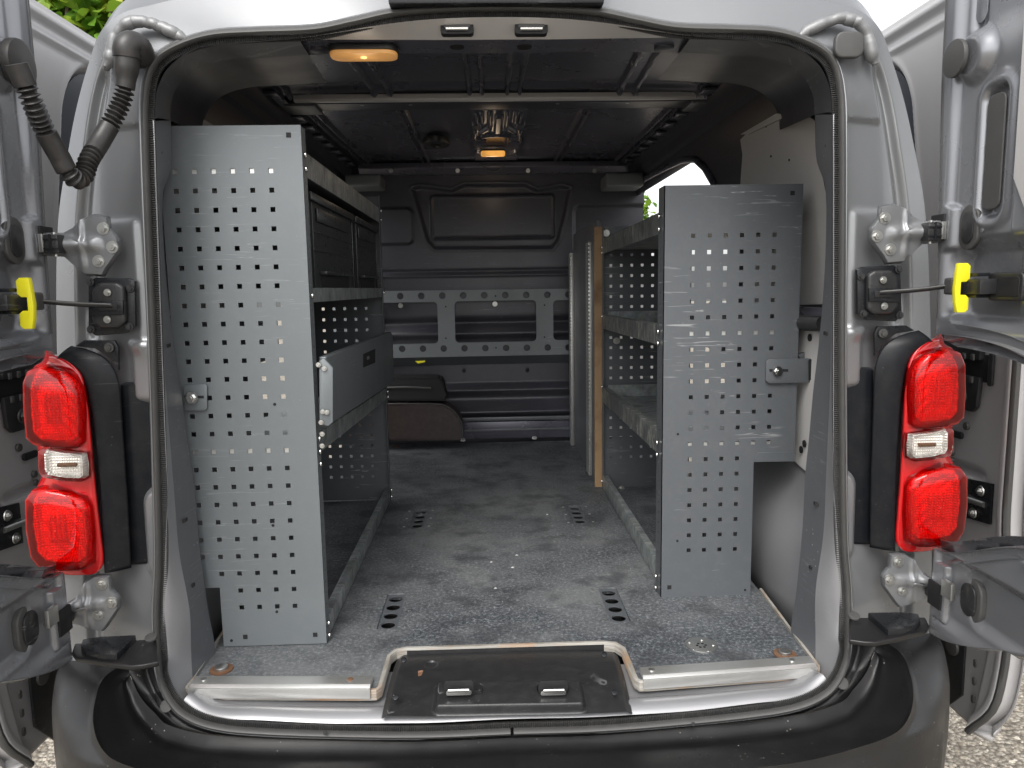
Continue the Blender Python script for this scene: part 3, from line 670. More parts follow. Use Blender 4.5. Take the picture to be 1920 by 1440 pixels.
# ---- perforated mounting frame across the bulkhead
def mf():
    to3 = lambda x, z: (x, 2.275, z); q = lambda p: (lambda v: (v[0], v[2]))(PY(p, 2.275))
    outer = [q((690, 546)), q((1090, 541)), q((1090, 664)), q((690, 672))]; holes = []
    for k in range(11):
        cx, cz = q((711+39.4*k, 555.5-.35*k)); holes.append(circ(cx, cz, .0165, 14)) if cx < .42 else None
        cx, cz = q((715+39*k, 654.5-.35*k)); holes.append(circ(cx, cz, .0165, 14)) if cx < .42 else None
    for (a, b) in (((705, 568), (822, 644)), ((852, 565), (1006, 640)), ((1037, 563), (1082, 637))):
        x0, z1 = q(a); x1, z0 = q(b); holes.append(rrect(x0, z0, x1, z1, .02))
    fr = plate_holes('mounting_frame', outer, holes, to3, (0, .003, 0), 'rack', van)
    a, b = q((720, 672)), q((1090, 664)); 
    prism('frame_flange', [(a[0], 2.275, a[1]), (b[0], 2.275, b[1]), (b[0], 2.325, b[1]-.045), (a[0], 2.325, a[1]-.045)], (0, .004, .0), 'rack_dark', fr)
    for p in ((836, 575), (836, 634), (929, 555), (1021, 572), (1021, 632), (930, 652)): disc('screw_hole', PY(p, 2.2745), (0, -1, 0), .004, .001, 'hole', fr, 8)
    for p in ((751, 573), (928, 570)): bolt(PY(p, 2.30), (0, -1, 0), .013, fr)
mf()
disc('bulkhead_bolt', PY((870, 695), 2.29), (0, -1, 0), .010, .003, 'hole', bh); disc('bulkhead_bolt', PY((989, 694), 2.29), (0, -1, 0), .010, .003, 'hole', bh)
yc = prism('yellow_clip', [PY(p, 2.27) for p in ((778, 677), (784, 682), (797, 679), (797, 676), (785, 677))], (0, .006, 0), 'yellow', van, .001)
rl = box('sill_rail', (-.20, 2.255, .615), (.42, 2.30, .70), 'navy_panel', bh, .004)
box('sill_rail_lip', (-.20, 2.245, .655), (.42, 2.256, .665), 'liner', rl, .002)
box('sill_rail_lip', (-.20, 2.245, .705), (.42, 2.26, .725), 'liner', rl, .004)
for p in ((868, 826), (1002, 822)): disc('floor_stud', PZ(p, .62), (0, -.3, 1), .012, .008, 'white_panel', bh)
# ---- load floor
def floor():
    to3 = lambda x, y: (x, y, .600)
    outer = [(-.615, -.026), (-.27, -.050), (-.252, -.050), (-.245, -.04), (-.243, .085), (-.232, .108), (-.21, .115), (.212, .115), (.235, .108), (.248, .085), (.250, -.04), (.256, -.050), (.275, -.050), (.615, -.024), (.640, .36), (.68, 1.2), (.74, 1.4), (.74, 2.24), (-.74, 2.24), (-.74, 1.35), (-.68, 1.1), (-.632, .3)]
    holes = []
    for x in (-.266, .266):
        for y in (.31, 1.03): holes.append(rrect(x-.023, y-.10, x+.023, y+.10, .004, 2))
    fl = plate_holes('load_floor', outer, holes, to3, (0, 0, -.018), 'floor', van)
    # pale sealed edge of the board round the rear and the notch, and along both sides
    path = catmull_keep([(x, y, .5905) for x, y in outer[0:14]])
    V = []; F = []
    P = np.array(path)
    for i, p in enumerate(P):
        t = P[min(i+1, len(P)-1)]-P[max(i-1, 0)]; t /= np.linalg.norm(t); n = np.array([t[1], -t[0], 0])
        for a, b in ((-.005, .0112), (.0015, .0112), (.003, .009), (.003, -.009), (-.005, -.009)): V.append(p+n*a+np.array([0, 0, b]))
    for i in range(len(P)-1):
        for k in range(5): F.append((i*5+k, i*5+(k+1) % 5, (i+1)*5+(k+1) % 5, (i+1)*5+k))
    mesh('board_edge', V, F, 'plyedge', fl, True, None, 40)
    for a, b in (((.615, -.024), (.640, .36)), ((-.632, .3), (-.615, -.026))):
        prism('board_edge', [(a[0], a[1], .585), (b[0], b[1], .585), (b[0], b[1], .6065), (a[0], a[1], .6065)], (.006 if a[0] > 0 else -.006, 0, 0), 'plyedge', fl)
    for x in (-.266, .266):
        for y in (.31, 1.03):
            to = lambda a, b: (a, b, .5965)
            hs_ = [circ(x, y-.072+.048*k, .0165, 16, .0175) for k in range(4)]
            v = plate_holes('vent_plate', rrect(x-.0225, y-.099, x+.0225, y+.099, .004, 2), hs_, to, (0, 0, -.003), 'rack_dark', fl)
            box('vent_well', (x-.03, y-.11, .53), (x+.03, y+.11, .575), 'hole', v, 0)
            for k in range(3):
                for m in (-1, 1):
                    if y > .6 or True: disc('screw', (x+m*(.040+.006*(k-1)*0), y-.09+.085*k, .6003), (0, 0, 1), .0042, .0012, 'steel', v, 10)
    return fl
def catmull_keep(p): return [np.array(q, float) for q in p]
fl = floor()
# aluminium edge strips
for (a, b) in (((-.612, -.022), (-.262, -.044)), ((.262, -.044), (.612, -.020))):
    dx = b[0]-a[0]; dy = b[1]-a[1]
    st = prism('aluminium_edge_strip', [(a[0], a[1]+y, z) for y, z in ((-.012, .5995), (-.012, .6075), (-.004, .6125), (.026, .6125), (.030, .6045), (.030, .6015), (-.008, .6015))], (dx, dy, 0), 'alu', van, .001)
    prism('strip_front_lip', [(a[0], a[1]-.014+y, z) for y, z in ((0, .608), (0, .588), (.0025, .588), (.0025, .608))], (dx, dy, 0), 'alu', st, .0005)
    for t in (.06, .88): disc('strip_screw', (a[0]+dx*t, a[1]+dy*t+.012, .6125), (0, 0, 1), .006, .002, 'steel' if t < .5 or a[0] > 0 else 'rust', st, 12)
for x, y in ((-.578, .048), (.575, .037)):
    r = disc('lashing_ring', (x, y, .600), (0, 0, 1), .023, .003, 'rust', van, 24); disc('ring_bolt', (x, y, .603), (0, 0, 1), .013, .006, 'steel', r, 16)
r = disc('floor_drain', PZ((1315, 1210), .600), (0, 0, 1), .034, .0025, 'steel', van, 32)
for k in range(5): a = k*1.257; disc('drain_screw', PZ((1315, 1210), .6025)+np.array([.026*math.cos(a), .026*math.sin(a), 0]), (0, 0, 1), .0035, .0012, 'chrome', r, 8)
for k in range(6): a = k*1.047; disc('drain_hole', PZ((1315, 1210), .6025)+np.array([.009*math.cos(a), .009*math.sin(a), 0]), (0, 0, 1), .003, .0006, 'hole', r, 8)
# sill: bright painted step between the seal and the floor edge
Aq = [(1556, 1288), (1502, 1309), (1420, 1318), (1293, 1333), (1188, 1340), (1100, 1345), (956, 1348)]
Bq = [(1534, 1262), (1490, 1285), (1420, 1292), (1293, 1302), (1188, 1308), (1100, 1312), (956, 1314)]
a3 = full([PY(p, yseal(p[1])+.004) for p in Aq]); b3 = full([PY(p, -.055) for p in Bq])
def sillb(P, t, u): P = P.copy(); P[..., 2] += .008*np.sin(np.pi*u)**.7; return P
sl_ = ruled('rear_sill', a3, b3, 160, 14, 'silver_inner', van, sillb)
b4 = b3.copy(); b4[:, 1] += .12; b4[:, 2] = .575; ruled('sill_step', b3, b4, 80, 4, 'silver_inner', sl_)
# latch cover
def latch():
    A = [PZ(p, .588) for p in ((745, 1228), (850, 1222), (956, 1219), (1060, 1220), (1158, 1222))]; B_ = [PY(p, -.108) for p in ((714, 1342), (830, 1343), (956, 1341), (1070, 1339), (1187, 1334))]
    def off(P, t, u):
        P = P.copy(); x = P[..., 0]; n = np.array([0, -.5, .85]); uu = np.broadcast_to(u, x.shape)
        h = .012*np.sin(np.pi*np.clip(uu, 0, 1))
        d = sdbox(x, uu*.19, .003, .150, .138, .032, .006); h += .020*sm(.008, -.006, d)
        for cx in (-.075, .085): h -= .016*sm(.003, -.003, sdbox(x, uu*.19, cx, .140, .027, .010, .006))
        d = np.hypot(x+.155, (uu*.19-.045)); h -= .006*sm(.016, .010, d)
        e = np.minimum(np.broadcast_to(t, x.shape), 1-np.broadcast_to(t, x.shape)); h -= .010*sm(.03, .0, e)
        return P+n*h[..., None]
    lt = ruled('latch_cover', A, B_, 240, 110, 'plastic', van, off, sharp=70)
    for cx in (860, 1038):
        c = PY((cx, 1294), -.095); tube('striker_bar', [c+np.array([-.019, -.004, .002]), c+np.array([.019, -.004, .002])], .0036, 'chrome', lt, 10)
        prism('striker_plate', [(c[0]+a, c[1]+.004, c[2]+b-.006) for a, b in rrect(-.024, -.007, .024, .002, .004)], (0, .004, 0), 'chrome', lt, .001)
        prism('striker_recess', [(c[0]+a, c[1]+.010, c[2]+b-.001) for a, b in rrect(-.028, -.012, .028, .014, .007)], (0, .004, 0), 'hole', lt, .001)
    for p in ((757, 1238), (742, 1308), (1133, 1228), (1152, 1299)): disc('cover_screw', PY(p, -.0 if p[1] < 1250 else -.085), (0, -.5, .85), .006, .003, 'gloss_black', lt, 12)
    prism('orange_mark', [PY(p, -.052) for p in ((784, 1261), (793, 1259), (791, 1266), (784, 1268))], (0, .002, .002), 'rust', lt)
    pts = [PZ(p, .592) for p in ((735, 1226), (740, 1222), (760, 1217), (956, 1212), (1150, 1211), (1163, 1216), (1170, 1224))]
    return lt
latch()
box('notch_back', (-.245, .112, .50), (.25, .13, .598), 'hole', van)
# ---- rear bumper
def bumper():
    inner = [((1616, 1184), .005), ((1641, 1206), -.003), ((1633, 1238), -.012), ((1625, 1257), -.02), ((1613, 1275), -.03), ((1600, 1290), -.04), ((1579, 1313), -.058), ((1500, 1338), -.085), ((1300, 1362), -.104), ((1120, 1377), -.108), ((956, 1382), -.110)]
    ridge = [((1643, 1205), -.0), ((1687, 1234), -.05), ((1706, 1275), -.10), ((1712, 1317), -.14), ((1704, 1355), -.17), ((1681, 1384), -.20), ((1625, 1408), -.225), ((1500, 1440), -.26), ((1300, 1460), -.29), ((1120, 1470), -.30), ((956, 1475), -.305)]
    silh = [((1736, 1182), .05), ((1763, 1200), .02), ((1776, 1245), -.02), ((1781, 1290), -.06), ((1778, 1330), -.09), ((1770, 1375), -.12), ((1757, 1440), -.16), ((1600, 1540), -.25), ((1350, 1580), -.30), ((1150, 1590), -.32), ((956, 1595), -.325)]
    I3 = full([PY(p, y) for p, y in inner]); R3 = full([PY(p, y) for p, y in ridge]); S3 = full([PY(p, y) for p, y in silh])
    D3 = S3.copy(); D3[:, 2] -= .22; D3[:, 0] = .003+(D3[:, 0]-.003)*.97
    n = 360; i3, r3 = pairs(I3, R3, n); s3, d3 = pairs(S3, D3, n); r3b, s3 = pairs(R3, S3, n)
    i3, r3 = pairs(I3, R3, n); rows = []
    tt = np.linspace(0, 1, n)
    for u in np.linspace(0, 1, 34):
        sag = .022*np.sin(np.pi*u**.8)+.012*np.exp(-((u-.12)/.1)**2)-.012*np.exp(-((u-1.0)/.05)**2)
        p = i3*(1-u)+r3*u; p = p.copy(); p[:, 2] -= sag*(1-.35*np.exp(-((tt-.5)/.25)**2)); rows.append(p)
    for u in np.linspace(.04, 1, 16):
        p = (r3*(1-u)+s3*u).copy(); out = p-np.array([0, .25, .6]); out[:, 1] = np.minimum(out[:, 1], 0); out /= np.linalg.norm(out, axis=1)[:, None]
        p += out*(.012*math.sin(math.pi*u)); rows.append(p)
    for u in np.linspace(.05, 1, 14):
        p = (s3*(1-u)+d3*u).copy(); out = p.copy(); out[:, 1] = np.minimum(out[:, 1]-.2, 0); out[:, 2] = 0; out /= np.linalg.norm(out, axis=1)[:, None]; p += out*(.010*math.sin(math.pi*u)); rows.append(p)
    b = grid('rear_bumper', np.array(rows), 'bumper', van, sharp=80)
    # recessed channel between bumper top and the body
    J = [((p[0]+3 if p[1] < 1260 else p[0]+1, p[1]+(0 if p[1] < 1260 else -4)), yseal(p[1])+.004) for p in ((1593, 1183), (1594, 1208), (1589, 1240), (1580, 1264), (1566, 1288), (1550, 1303), (1529, 1316), (1484, 1333), (1300, 1358), (1120, 1372), (956, 1377))]
    J3 = full([PY(p, y) for p, y in J])
    def ch(P, t, u):
        P = P.copy(); uu = np.broadcast_to(u, P.shape[:2]); e = np.broadcast_to(np.abs(t-.5)*2, P.shape[:2])
        P[..., 2] -= (.022*np.sin(np.pi*uu)**.6*sm(.15, .6, e)*(1-sm(.90, 1, e))); P[..., 1] += .02*np.sin(np.pi*uu)*sm(.2, .7, e)*(1-sm(.90, 1, e))-.010*np.exp(-((uu-.45)/.06)**2)*sm(.3, .8, e); return P
    ruled('bumper_channel', J3, I3, 300, 26, 'bumper', b, ch, sharp=80)
    for s in (0, 1):
        f = mir if s else (lambda a: np.array(a, float))
        top = f([PZ(p, .700) for p in ((1592, 1158), (1735, 1157), (1742, 1172), (1736, 1182), (1690, 1194), (1642, 1204), (1620, 1203), (1592, 1199))])
        prism('corner_shelf', top, (0, 0, -.010), 'bumper', b, .003, 3)
        pad = f([PZ(p, .712) for p in ((1627, 1148), (1690, 1147), (1722, 1150), (1726, 1162), (1716, 1172), (1690, 1179), (1665, 1181))]); prism('step_pad', pad, (0, 0, -.02), 'gloss_black', b, .003, 2)
        disc('push_clip', f(PZ((1601, 1156), .706)), (0, -.4, 1), .011, .004, 'rubber', b)
        disc('push_clip', f(PY((1578, 1281), -.052)), (0, -.8, .5), .012, .005, 'rubber', b)
        for px in (1300, 610): 
            if (px > 956) != bool(s): disc('clip_slot', PY((px, 1358 if px > 956 else 1374), -.118), (0, -.6, .8), .004, .001, 'hole', b, 8)
    return b
bumper()
# ---- black lamp surrounds and tail lights
def surround(s):
    f = mir if s else (lambda a: np.array(a, float))
    A = [(1641, 625), (1640, 655), (1632, 683), (1592, 690), (1584, 694), (1584, 850), (1584, 1012), (1585, 1022)]
    # lower quarter cladding panel
    P = [PY(p, .012) for p in ((1577, 688), (1640, 690), (1638, 1023), (1577, 1021))]
    c1 = prism('quarter_cladding', f(P), (0, .03, 0), 'surround', van, .008, 3)
    # curved shroud beside the lamp: sweeps down from the bracket lobe
    a = [(1632, 690), (1636, 660), (1655, 640), (1685, 628), (1720, 622), (1735, 632)]
    Lc_ = [(1630, 1024), (1632, 900), (1636, 760), (1638, 700), (1645, 668), (1662, 644), (1690, 630), (1720, 622)]
    Rc_ = [(1676, 1032), (1678, 900), (1686, 760), (1694, 700), (1704, 670), (1720, 652), (1733, 645), (1746, 640)]
    l3 = f([PY(p, .004) for p in Lc_]); r3 = f([PY(p, -.012) for p in Rc_])
    def off(P_, t, u): P_ = P_.copy(); P_[..., 1] -= .005*np.sin(np.pi*(.1+.9*u))**.7; return P_
    c2 = ruled('lamp_surround', l3, r3, 60, 16, 'surround', van, off, solid=.004, flip=not s, sharp=80)
    prism('surround_tab', f([PY(p, -.002) for p in ((1641, 668), (1640, 625), (1646, 612), (1700, 610), (1716, 620), (1680, 626), (1655, 645))]), (0, .008, 0), 'gloss_black', c2, .002)
    bolt(f(PY((1656, 625), -.006)), (0, -1, 0), .009, c2, 'rubber')
def tail_light(s):
    f = mir if s else (lambda a: np.array(a, float))
    Lp = [(1745, 636), (1722, 646), (1702, 666), (1692, 700), (1686, 760), (1682, 830), (1678, 900), (1674, 960), (1673, 1010), (1688, 1028), (1720, 1031)]
    Rp = [(1764, 626), (1770, 644), (1786, 654), (1795, 680), (1796, 740), (1784, 806), (1780, 850), (1797, 890), (1799, 950), (1792, 1000), (1765, 1024)]
    l3 = f([PY(p, -.004) for p in Lp]); r3 = f([PY(p, .035) for p in Rp])
    def bul(P, t, u): P = P.copy(); P[..., 1] -= .034*np.sin(np.pi*np.clip(.15+.85*u, 0, 1))**.6*np.sin(np.pi*np.clip(t, .0, 1))**.2; return P
    body = ruled('tail_light', l3, r3, 90, 40, 'red', van, bul, solid=.012, flip=not s, sharp=80)
    def lens(name, ctr, poly, y0, depth, mat, refmat, inset=.012, ribs=True, pname='lamp_reflector'):
        # polygon in picture pts -> world at y0; raised rounded box with open reflector behind
        pts = np.array(f([PY(p, y0) for p in poly])); c = pts.mean(0)
        rings = [(1.0, .012), (1.0, -depth*.6), (.965, -depth*.9), (.90, -depth), (.6, -depth*1.10), (.3, -depth*1.14), (.02, -depth*1.15)]
        n = len(pts); V = []; F = []
        for sc_, dy in rings:
            for p in pts: V.append((c[0]+(p[0]-c[0])*sc_, p[1]+dy, c[2]+(p[2]-c[2])*sc_))
        for i in range(len(rings)-1):
            for k in range(n): F.append((i*n+k, i*n+(k+1) % n, (i+1)*n+(k+1) % n, (i+1)*n+k))
        o = mesh(name, V, F, mat, body, True, None, 60)
        ring = np.concatenate([catmull([pts[i], pts[(i+1) % n]], 7)[:-1] for i in range(n)]); m_ = len(ring)
        hw = (pts[:, 0].max()-pts[:, 0].min())/2; hh = (pts[:, 2].max()-pts[:, 2].min())/2; V = []; F = []; sc = [.90, .84, .80, .76]+list(np.linspace(.70, .03, 16))
        for k in sc:
            for p in ring:
                x = c[0]+(p[0]-c[0])*k; z = c[2]+(p[2]-c[2])*k; X = (x-c[0])/hw*(1 if not s else -1); Z = (z-c[2])/hh
                h = .016-.012*float(sm(.86, .80, k))+.008*float(sm(.78, .62, k))
                if ribs:
                    blk = float(sm(.06, -.06, max(abs(X-.12)-.34, abs(Z+.02)-.34))); h -= blk*(.004+.0026*math.sin(X*42))+(1-blk)*.0012*math.sin((Z*1.4-X)*16)
                V.append((x, p[1]-depth*.72+h, z))
        for i in range(len(sc)-1):
            for k in range(m_): F.append((i*m_+k, i*m_+(k+1) % m_, (i+1)*m_+(k+1) % m_, (i+1)*m_+k))
        F.append(tuple((len(sc)-1)*m_+k for k in range(m_)))
        mesh(pname, V, F, refmat, body, True, None, 60)
        if not s: o.data.flip_normals()
        return o
    up = [(1708, 676), (1728, 658), (1762, 650), (1786, 658), (1795, 678), (1796, 730), (1793, 780), (1780, 793), (1745, 800), (1710, 802), (1698, 792), (1696, 745), (1698, 700)]
    lo = [(1698, 890), (1728, 877), (1762, 869), (1788, 871), (1799, 886), (1800, 940), (1793, 992), (1780, 1010), (1745, 1019), (1708, 1020), (1690, 1010), (1687, 960), (1690, 908)]
    mid = [(1700, 812), (1740, 806), (1772, 798), (1780, 804), (1780, 840), (1774, 852), (1740, 860), (1706, 863), (1698, 858), (1697, 835)]
    lens('red_lens', None, up, -.018, .030, 'red_lens', 'reflector'); lens('red_lens', None, lo, -.018, .030, 'red_lens', 'reflector')
    lens('clear_lens', None, mid, -.034, .018, 'clear_lens', 'reflector', ribs=False)
    b_ = f(PY((1738, 834), -.040)); tube('indicator_bulb', [b_+np.array([-.016, 0, 0]), b_+np.array([.016, 0, 0])], .004, 'rust', body, 8)
    return body
for s in (0, 1):
    surround(s); t_ = tail_light(s)
    t_['label'] = 'red tail lamp on the left rear corner' if s else 'red tail lamp on the right rear corner'
# ---- hinges
def hinge(s, top):
    f = mir if s else (lambda a: np.array(a, float))
    up = [(1648, 388), (1673, 384), (1693, 391), (1708, 406), (1727, 417), (1768, 415), (1770, 452), (1727, 456), (1708, 476), (1690, 491), (1660, 494), (1655, 484), (1630, 450), (1630, 430), (1647, 408)]
    low = [(1668, 1037), (1692, 1036), (1710, 1046), (1726, 1074), (1750, 1088), (1790, 1091), (1792, 1120), (1750, 1115), (1724, 1122), (1706, 1130), (1684, 1136), (1677, 1128), (1654, 1096), (1653, 1078), (1666, 1062)]
    src = up if top else low
    bl = [(1659, 409), (1644, 443), (1669, 468)] if top else [(1684, 1053), (1668, 1087), (1692, 1107)]
    o2 = [(x, y) for x, y in src]
    yoff = -.012; pts = f([PY(p, yoff) for p in o2]); c = f(PY((1690, 437) if top else (1702, 1086), yoff)); n0 = len(pts)
    ring = np.concatenate([catmull([pts[i], pts[(i+1) % n0]], 5)[:-1] for i in range(n0)]); n = len(ring); V = []; F = []
    zc = c[2]; xc = abs(c[0]-.003)
    def h(P):
        x = abs(P[0]-.003); z = P[2]
        b = .009*math.exp(-((z-zc)/.015)**2)*float(sm(xc-.005, xc+.035, x))          # bulged arm
        b += .006*math.exp(-((z-zc)/.010)**4)*float(sm(xc-.030, xc-.022, x))+.004*math.exp(-((x-xc-.004)/.004)**2)*float(sm(.052, .03, abs(z-zc)))
        return b
    for sc_ in (1, .94, .8, .65, .5, .35, .2, .08):
        for p in ring:
            q = c+(p-c)*sc_; d = .0035 if sc_ < 1 else 0; V.append((q[0], q[1]-.004-h(q)-d*.6+(.006*(1 if sc_ == 1 else 0)), q[2]))
    for i in range(7):
        for k in range(n): F.append((i*n+k, i*n+(k+1) % n, (i+1)*n+(k+1) % n, (i+1)*n+k))
    F.append(tuple(7*n+k for k in range(n)))
    g_ = mesh('hinge', V, F, 'silver', van, True, None, 60); md = g_.modifiers.new('t', 'SOLIDIFY'); md.thickness = .005; md.offset = -1 if s == 0 else 1; md.offset = 0
    for p in bl: bolt(f(PY(p, yoff-.008)), (0, -1, 0), .0115, g_, 'silver_b' if False else 'steel')
    # knuckle, pocket with the door half of the hinge
    k0 = f(PY((1745, 435) if top else (1752, 1103), -.035)); sg = 1 if not s else -1
    hh = .017
    kb = box('hinge_knuckle', (k0[0]-.013, k0[1]-.014, k0[2]-hh), (k0[0]+.013, k0[1]+.012, k0[2]+hh), 'plastic', g_, .004)
    tube('hinge_pin', [(k0[0], k0[1], k0[2]-hh-.004), (k0[0], k0[1], k0[2]+hh+.004)], .004, 'steel', g_, 10)
    for zz in (-1, 1): box('hinge_web', (k0[0]-.012, k0[1]-.016, k0[2]+zz*.008-.0015), (k0[0]+.012, k0[1]-.013, k0[2]+zz*.008+.0015), 'gloss_black', g_, .0005)
    tube('hinge_rib', [(k0[0], k0[1]-.0155, k0[2]-hh), (k0[0], k0[1]-.0155, k0[2]+hh)], .002, 'gloss_black', g_, 6)
    d0 = f(PX((1762, 433) if top else (1778, 1106), .815)); box('door_hinge_plate', (d0[0]-.004, d0[1]-.014, d0[2]-.016), (d0[0]+.004, d0[1]+.016, d0[2]+.016), 'steel', g_, .001)
for s in (0, 1): hinge(s, True); hinge(s, False)
# ---- rear doors standing open towards the viewer
def door(s):
    f = mir if s else (lambda a: np.array(a, float))
    zs = np.concatenate([np.linspace(.60, .853, 90), np.linspace(.8533, .87, 16), np.linspace(.874, 1.235, 60), np.linspace(1.2352, 1.2618, 26), np.linspace(1.2621, 1.93, 190)])
    us = np.linspace(0, 1, 230); Yend = -.70
    def y_edge(z):
        top = .025*float(sm(1.25, 1.80, z))-.012                       # follows the pillar lean
        if z >= 1.262: return top
        if z <= .853: return -.045
        # cut-out round the lamp
        t = (z-.853)/(1.262-.853)
        return -.045-.31*(max(0, 1-abs(2*t-1)**4.5))**.42
    def z_low(y):                                                       # curved bottom edge
        return .683+.08*float(sm(-.05, -.34, y))
    def zc_low(y): return .852+.068*float(sm(-.04, -.30, y))
    V = np.zeros((len(zs), len(us), 3))
    for i, z in enumerate(zs):
        y0 = y_edge(z); ys = y0+(Yend-y0)*us
        V[i, :, 1] = ys; V[i, :, 2] = z
    Y = V[..., 1]; Z = V[..., 2]
    # lift the lowest rows to the bottom edge, bend the rows under the cut-out
    w = np.clip((Z-.60)/(.853-.60), 0, 1); low = Z <= .8531
    zl = np.vectorize(z_low)(Y); zt = np.vectorize(zc_low)(Y); Z2 = np.where(low, zl+(zt-zl)*w, Z)
    k = (Z > .853) & (Z < 1.05); Z2 = np.where(k, zt+(Z-.853)*(1.05-zt)/(1.05-.853), Z2); Z = Z2; V[..., 2] = Z
    H = np.zeros_like(Y)                                               # + = away from the viewer's axis (deeper into the door)
    yy = -Y
    fl_ = .030+.018*sm(.0, -.012, np.abs(Z-1.455)-.045)+.0*Z
    H += .014*sm(fl_-.010, fl_+.012, yy)*sm(1.285, 1.30, Z)            # flange step, upper part
    H += .010*sm(.012, .022, yy-.045-.03*(np.abs(Z-.775) < .055))*sm(.865, .845, Z)*sm(.70, .74, Z)
    H += .016*sm(.008, -.010, sdbox(yy, Z, .072, 1.86, .018, .075, .016))     # top capsule pocket
    d = np.hypot(yy-.078, (Z-1.745)); H -= .020*sm(.052, .030, d)      # boss for the plug
    d = sdbox(yy, Z, .133, 1.573, .038, .118, .03); H -= .006*np.exp(-(d/.010)**2); H += .018*sm(-.004, -.018, d)
    d = sdbox(yy, Z, .170, 1.352, .125, .075, .05); H += .024*sm(.012, -.02, d)
    H += .02*sm(.035, .05, -(yy-.30))*0
    H -= .012*sm(.012, -.004, np.abs(Z-1.272)-.008)*sm(.02, .05, yy)*0
    d = sdbox(yy, Z, .25, .80, .10, .05, .03); H += .014*sm(.01, -.012, d)
    H -= .012*sm(.185, .205, yy)*sm(1.29, 1.32, Z)                     # ledge where the trim board sits
    # rolled border along the cut-out
    cut = np.array([y_edge(z) for z in zs]); 
    e = (np.broadcast_to(cut[:, None], Y.shape)-Y)
    inc = ((Z > .86) & (Z < 1.262))
    H += np.where(inc, -.008*sm(.030, .015, e), 0)
    # curved hem at the very edge
    H += .010*sm(.006, .0, e)
    V[..., 0] = .820+H+.06*sm(1.3, 1.95, Z)*0
    P = f(V); d_ = grid('rear_door', P, 'door_inner', van, flip=bool(s), sharp=80)
    md = d_.modifiers.new('t', 'SOLIDIFY'); md.thickness = .020; md.offset = -1
    d_['label'] = 'open left rear door, inner side showing' if s else 'open right rear door, inner side showing'
    D = lambda y, z, x=.82: f([x, y, z])
    ax = (-1, 0, 0) if not s else (1, 0, 0)
    def yz(name, poly, x0, th, mat, bev=.003, par=None):
        return prism(name, f([(x0, y, z) for y, z in poly]), (-th if not s else th, 0, 0), mat, par or d_, bev, 3)
    if not s:
        disc('rubber_plug', D(-.058, 1.745, .806), ax, .032, .007, 'rubber', d_, 28, ell=(1, 1))
    yz('oval_grommet', rrect(-.108, 1.413, -.056, 1.492, .026, 8), .838, .009, 'rubber', .005)
    yz('oval_grommet_cap', rrect(-.098, 1.425, -.066, 1.480, .016, 8), .8288, .002, 'plastic', .002)
    yz('slot_cover', rrect(-.156, 1.478, -.112, 1.668, .014, 5), .836, .005, 'rubber', .003)
    yz('oval_grommet', rrect(-.175, .748, -.115, .832, .03, 8), .845, .012, 'rubber', .005)
    yz('oval_grommet_cap', rrect(-.165, .760, -.125, .820, .02, 8), .8325, .004, 'plastic', .002)
    if not s: yz('trim_board', [(-.205, 1.90), (-.205, 1.52), (-.24, 1.46), (-.66, 1.44), (-.66, 1.90)], .822, .004, 'white_panel', .001)
    # reinforcing capsules
    for z in (1.87,): yz('pressed_pocket', rrect(-.088, 1.80, -.058, 1.93, .015, 6), .838, .002, 'door_inner', .001)
    # latch housing with the check strap and yellow release
    if not s: yz('latch_housing', rrect(-.235, 1.325, -.150, 1.372, .010, 4), .842, .018, 'plastic', .004)
    else: yz('latch_housing', rrect(-.235, 1.325, -.150, 1.372, .010, 4), .842, .018, 'plastic', .004)
    yz('latch_cavity', rrect(-.228, 1.332, -.175, 1.365, .006, 3), .826, .003, 'hole', .001)
    box('strap_buffer', tuple(np.minimum(D(-.082, 1.335, .79), D(-.106, 1.365, .822))), tuple(np.maximum(D(-.082, 1.335, .79), D(-.106, 1.365, .822))), 'rubber', d_, .005, 3)
    for z in (1.330, 1.366): box('strap_clamp', tuple(np.minimum(D(-.10, z, .80), D(-.16, z+.006, .822))), tuple(np.maximum(D(-.10, z, .80), D(-.16, z+.006, .822))), 'gloss_black', d_, .001)
    box('strap_block', tuple(np.minimum(D(-.118, 1.336, .795), D(-.175, 1.362, .83))), tuple(np.maximum(D(-.118, 1.336, .795), D(-.175, 1.362, .83))), 'plastic', d_, .004)
    c = D(-.133, 1.347, .79); sg = -1 if not s else 1
    yl = [(-.012, .050), (.004, .050), (.009, .044), (.009, .018), (.003, .012), (-.006, .012), (-.006, -.014), (.003, -.014), (.009, -.020), (.009, -.044), (.004, -.050), (-.010, -.050), (-.014, -.03), (-.016, 0), (-.014, .03)]
    prism('yellow_release', [(c[0]+sg*(-a)*1.0, c[1], c[2]+b*.84) for a, b in yl], (0, -.010, 0), 'yellow', d_, .002, 2)
    # check strap across to the body plate
    a = f(PY((1650, 549), -.05)); b = D(-.085, 1.350, .80); stp = catmull([a, (a+b)/2+np.array([0, -.004, -.001]), b], 20)
    tube('check_strap', stp, .0042, 'gloss_black', d_, 8); tube('strap_rib', stp+np.array([0, -.004, .002]), .002, 'rubber', d_, 6)
    for y, z in ((-.03, 1.47), (-.031, 1.62), (-.118, 1.445), (-.1, 1.44), (-.02, 1.53)): disc('weld_dimple', D(y, z, .8315), ax, .004, .001, 'door_inner', d_, 10)
    # hem seam line and bottom hem
    hem = [(y_edge(z)-.010, z) for z in np.linspace(1.29, 1.9, 20)]; tube('hem_seam', f([(.818, y, z) for y, z in hem]), .0012, 'rubber', d_, 5)
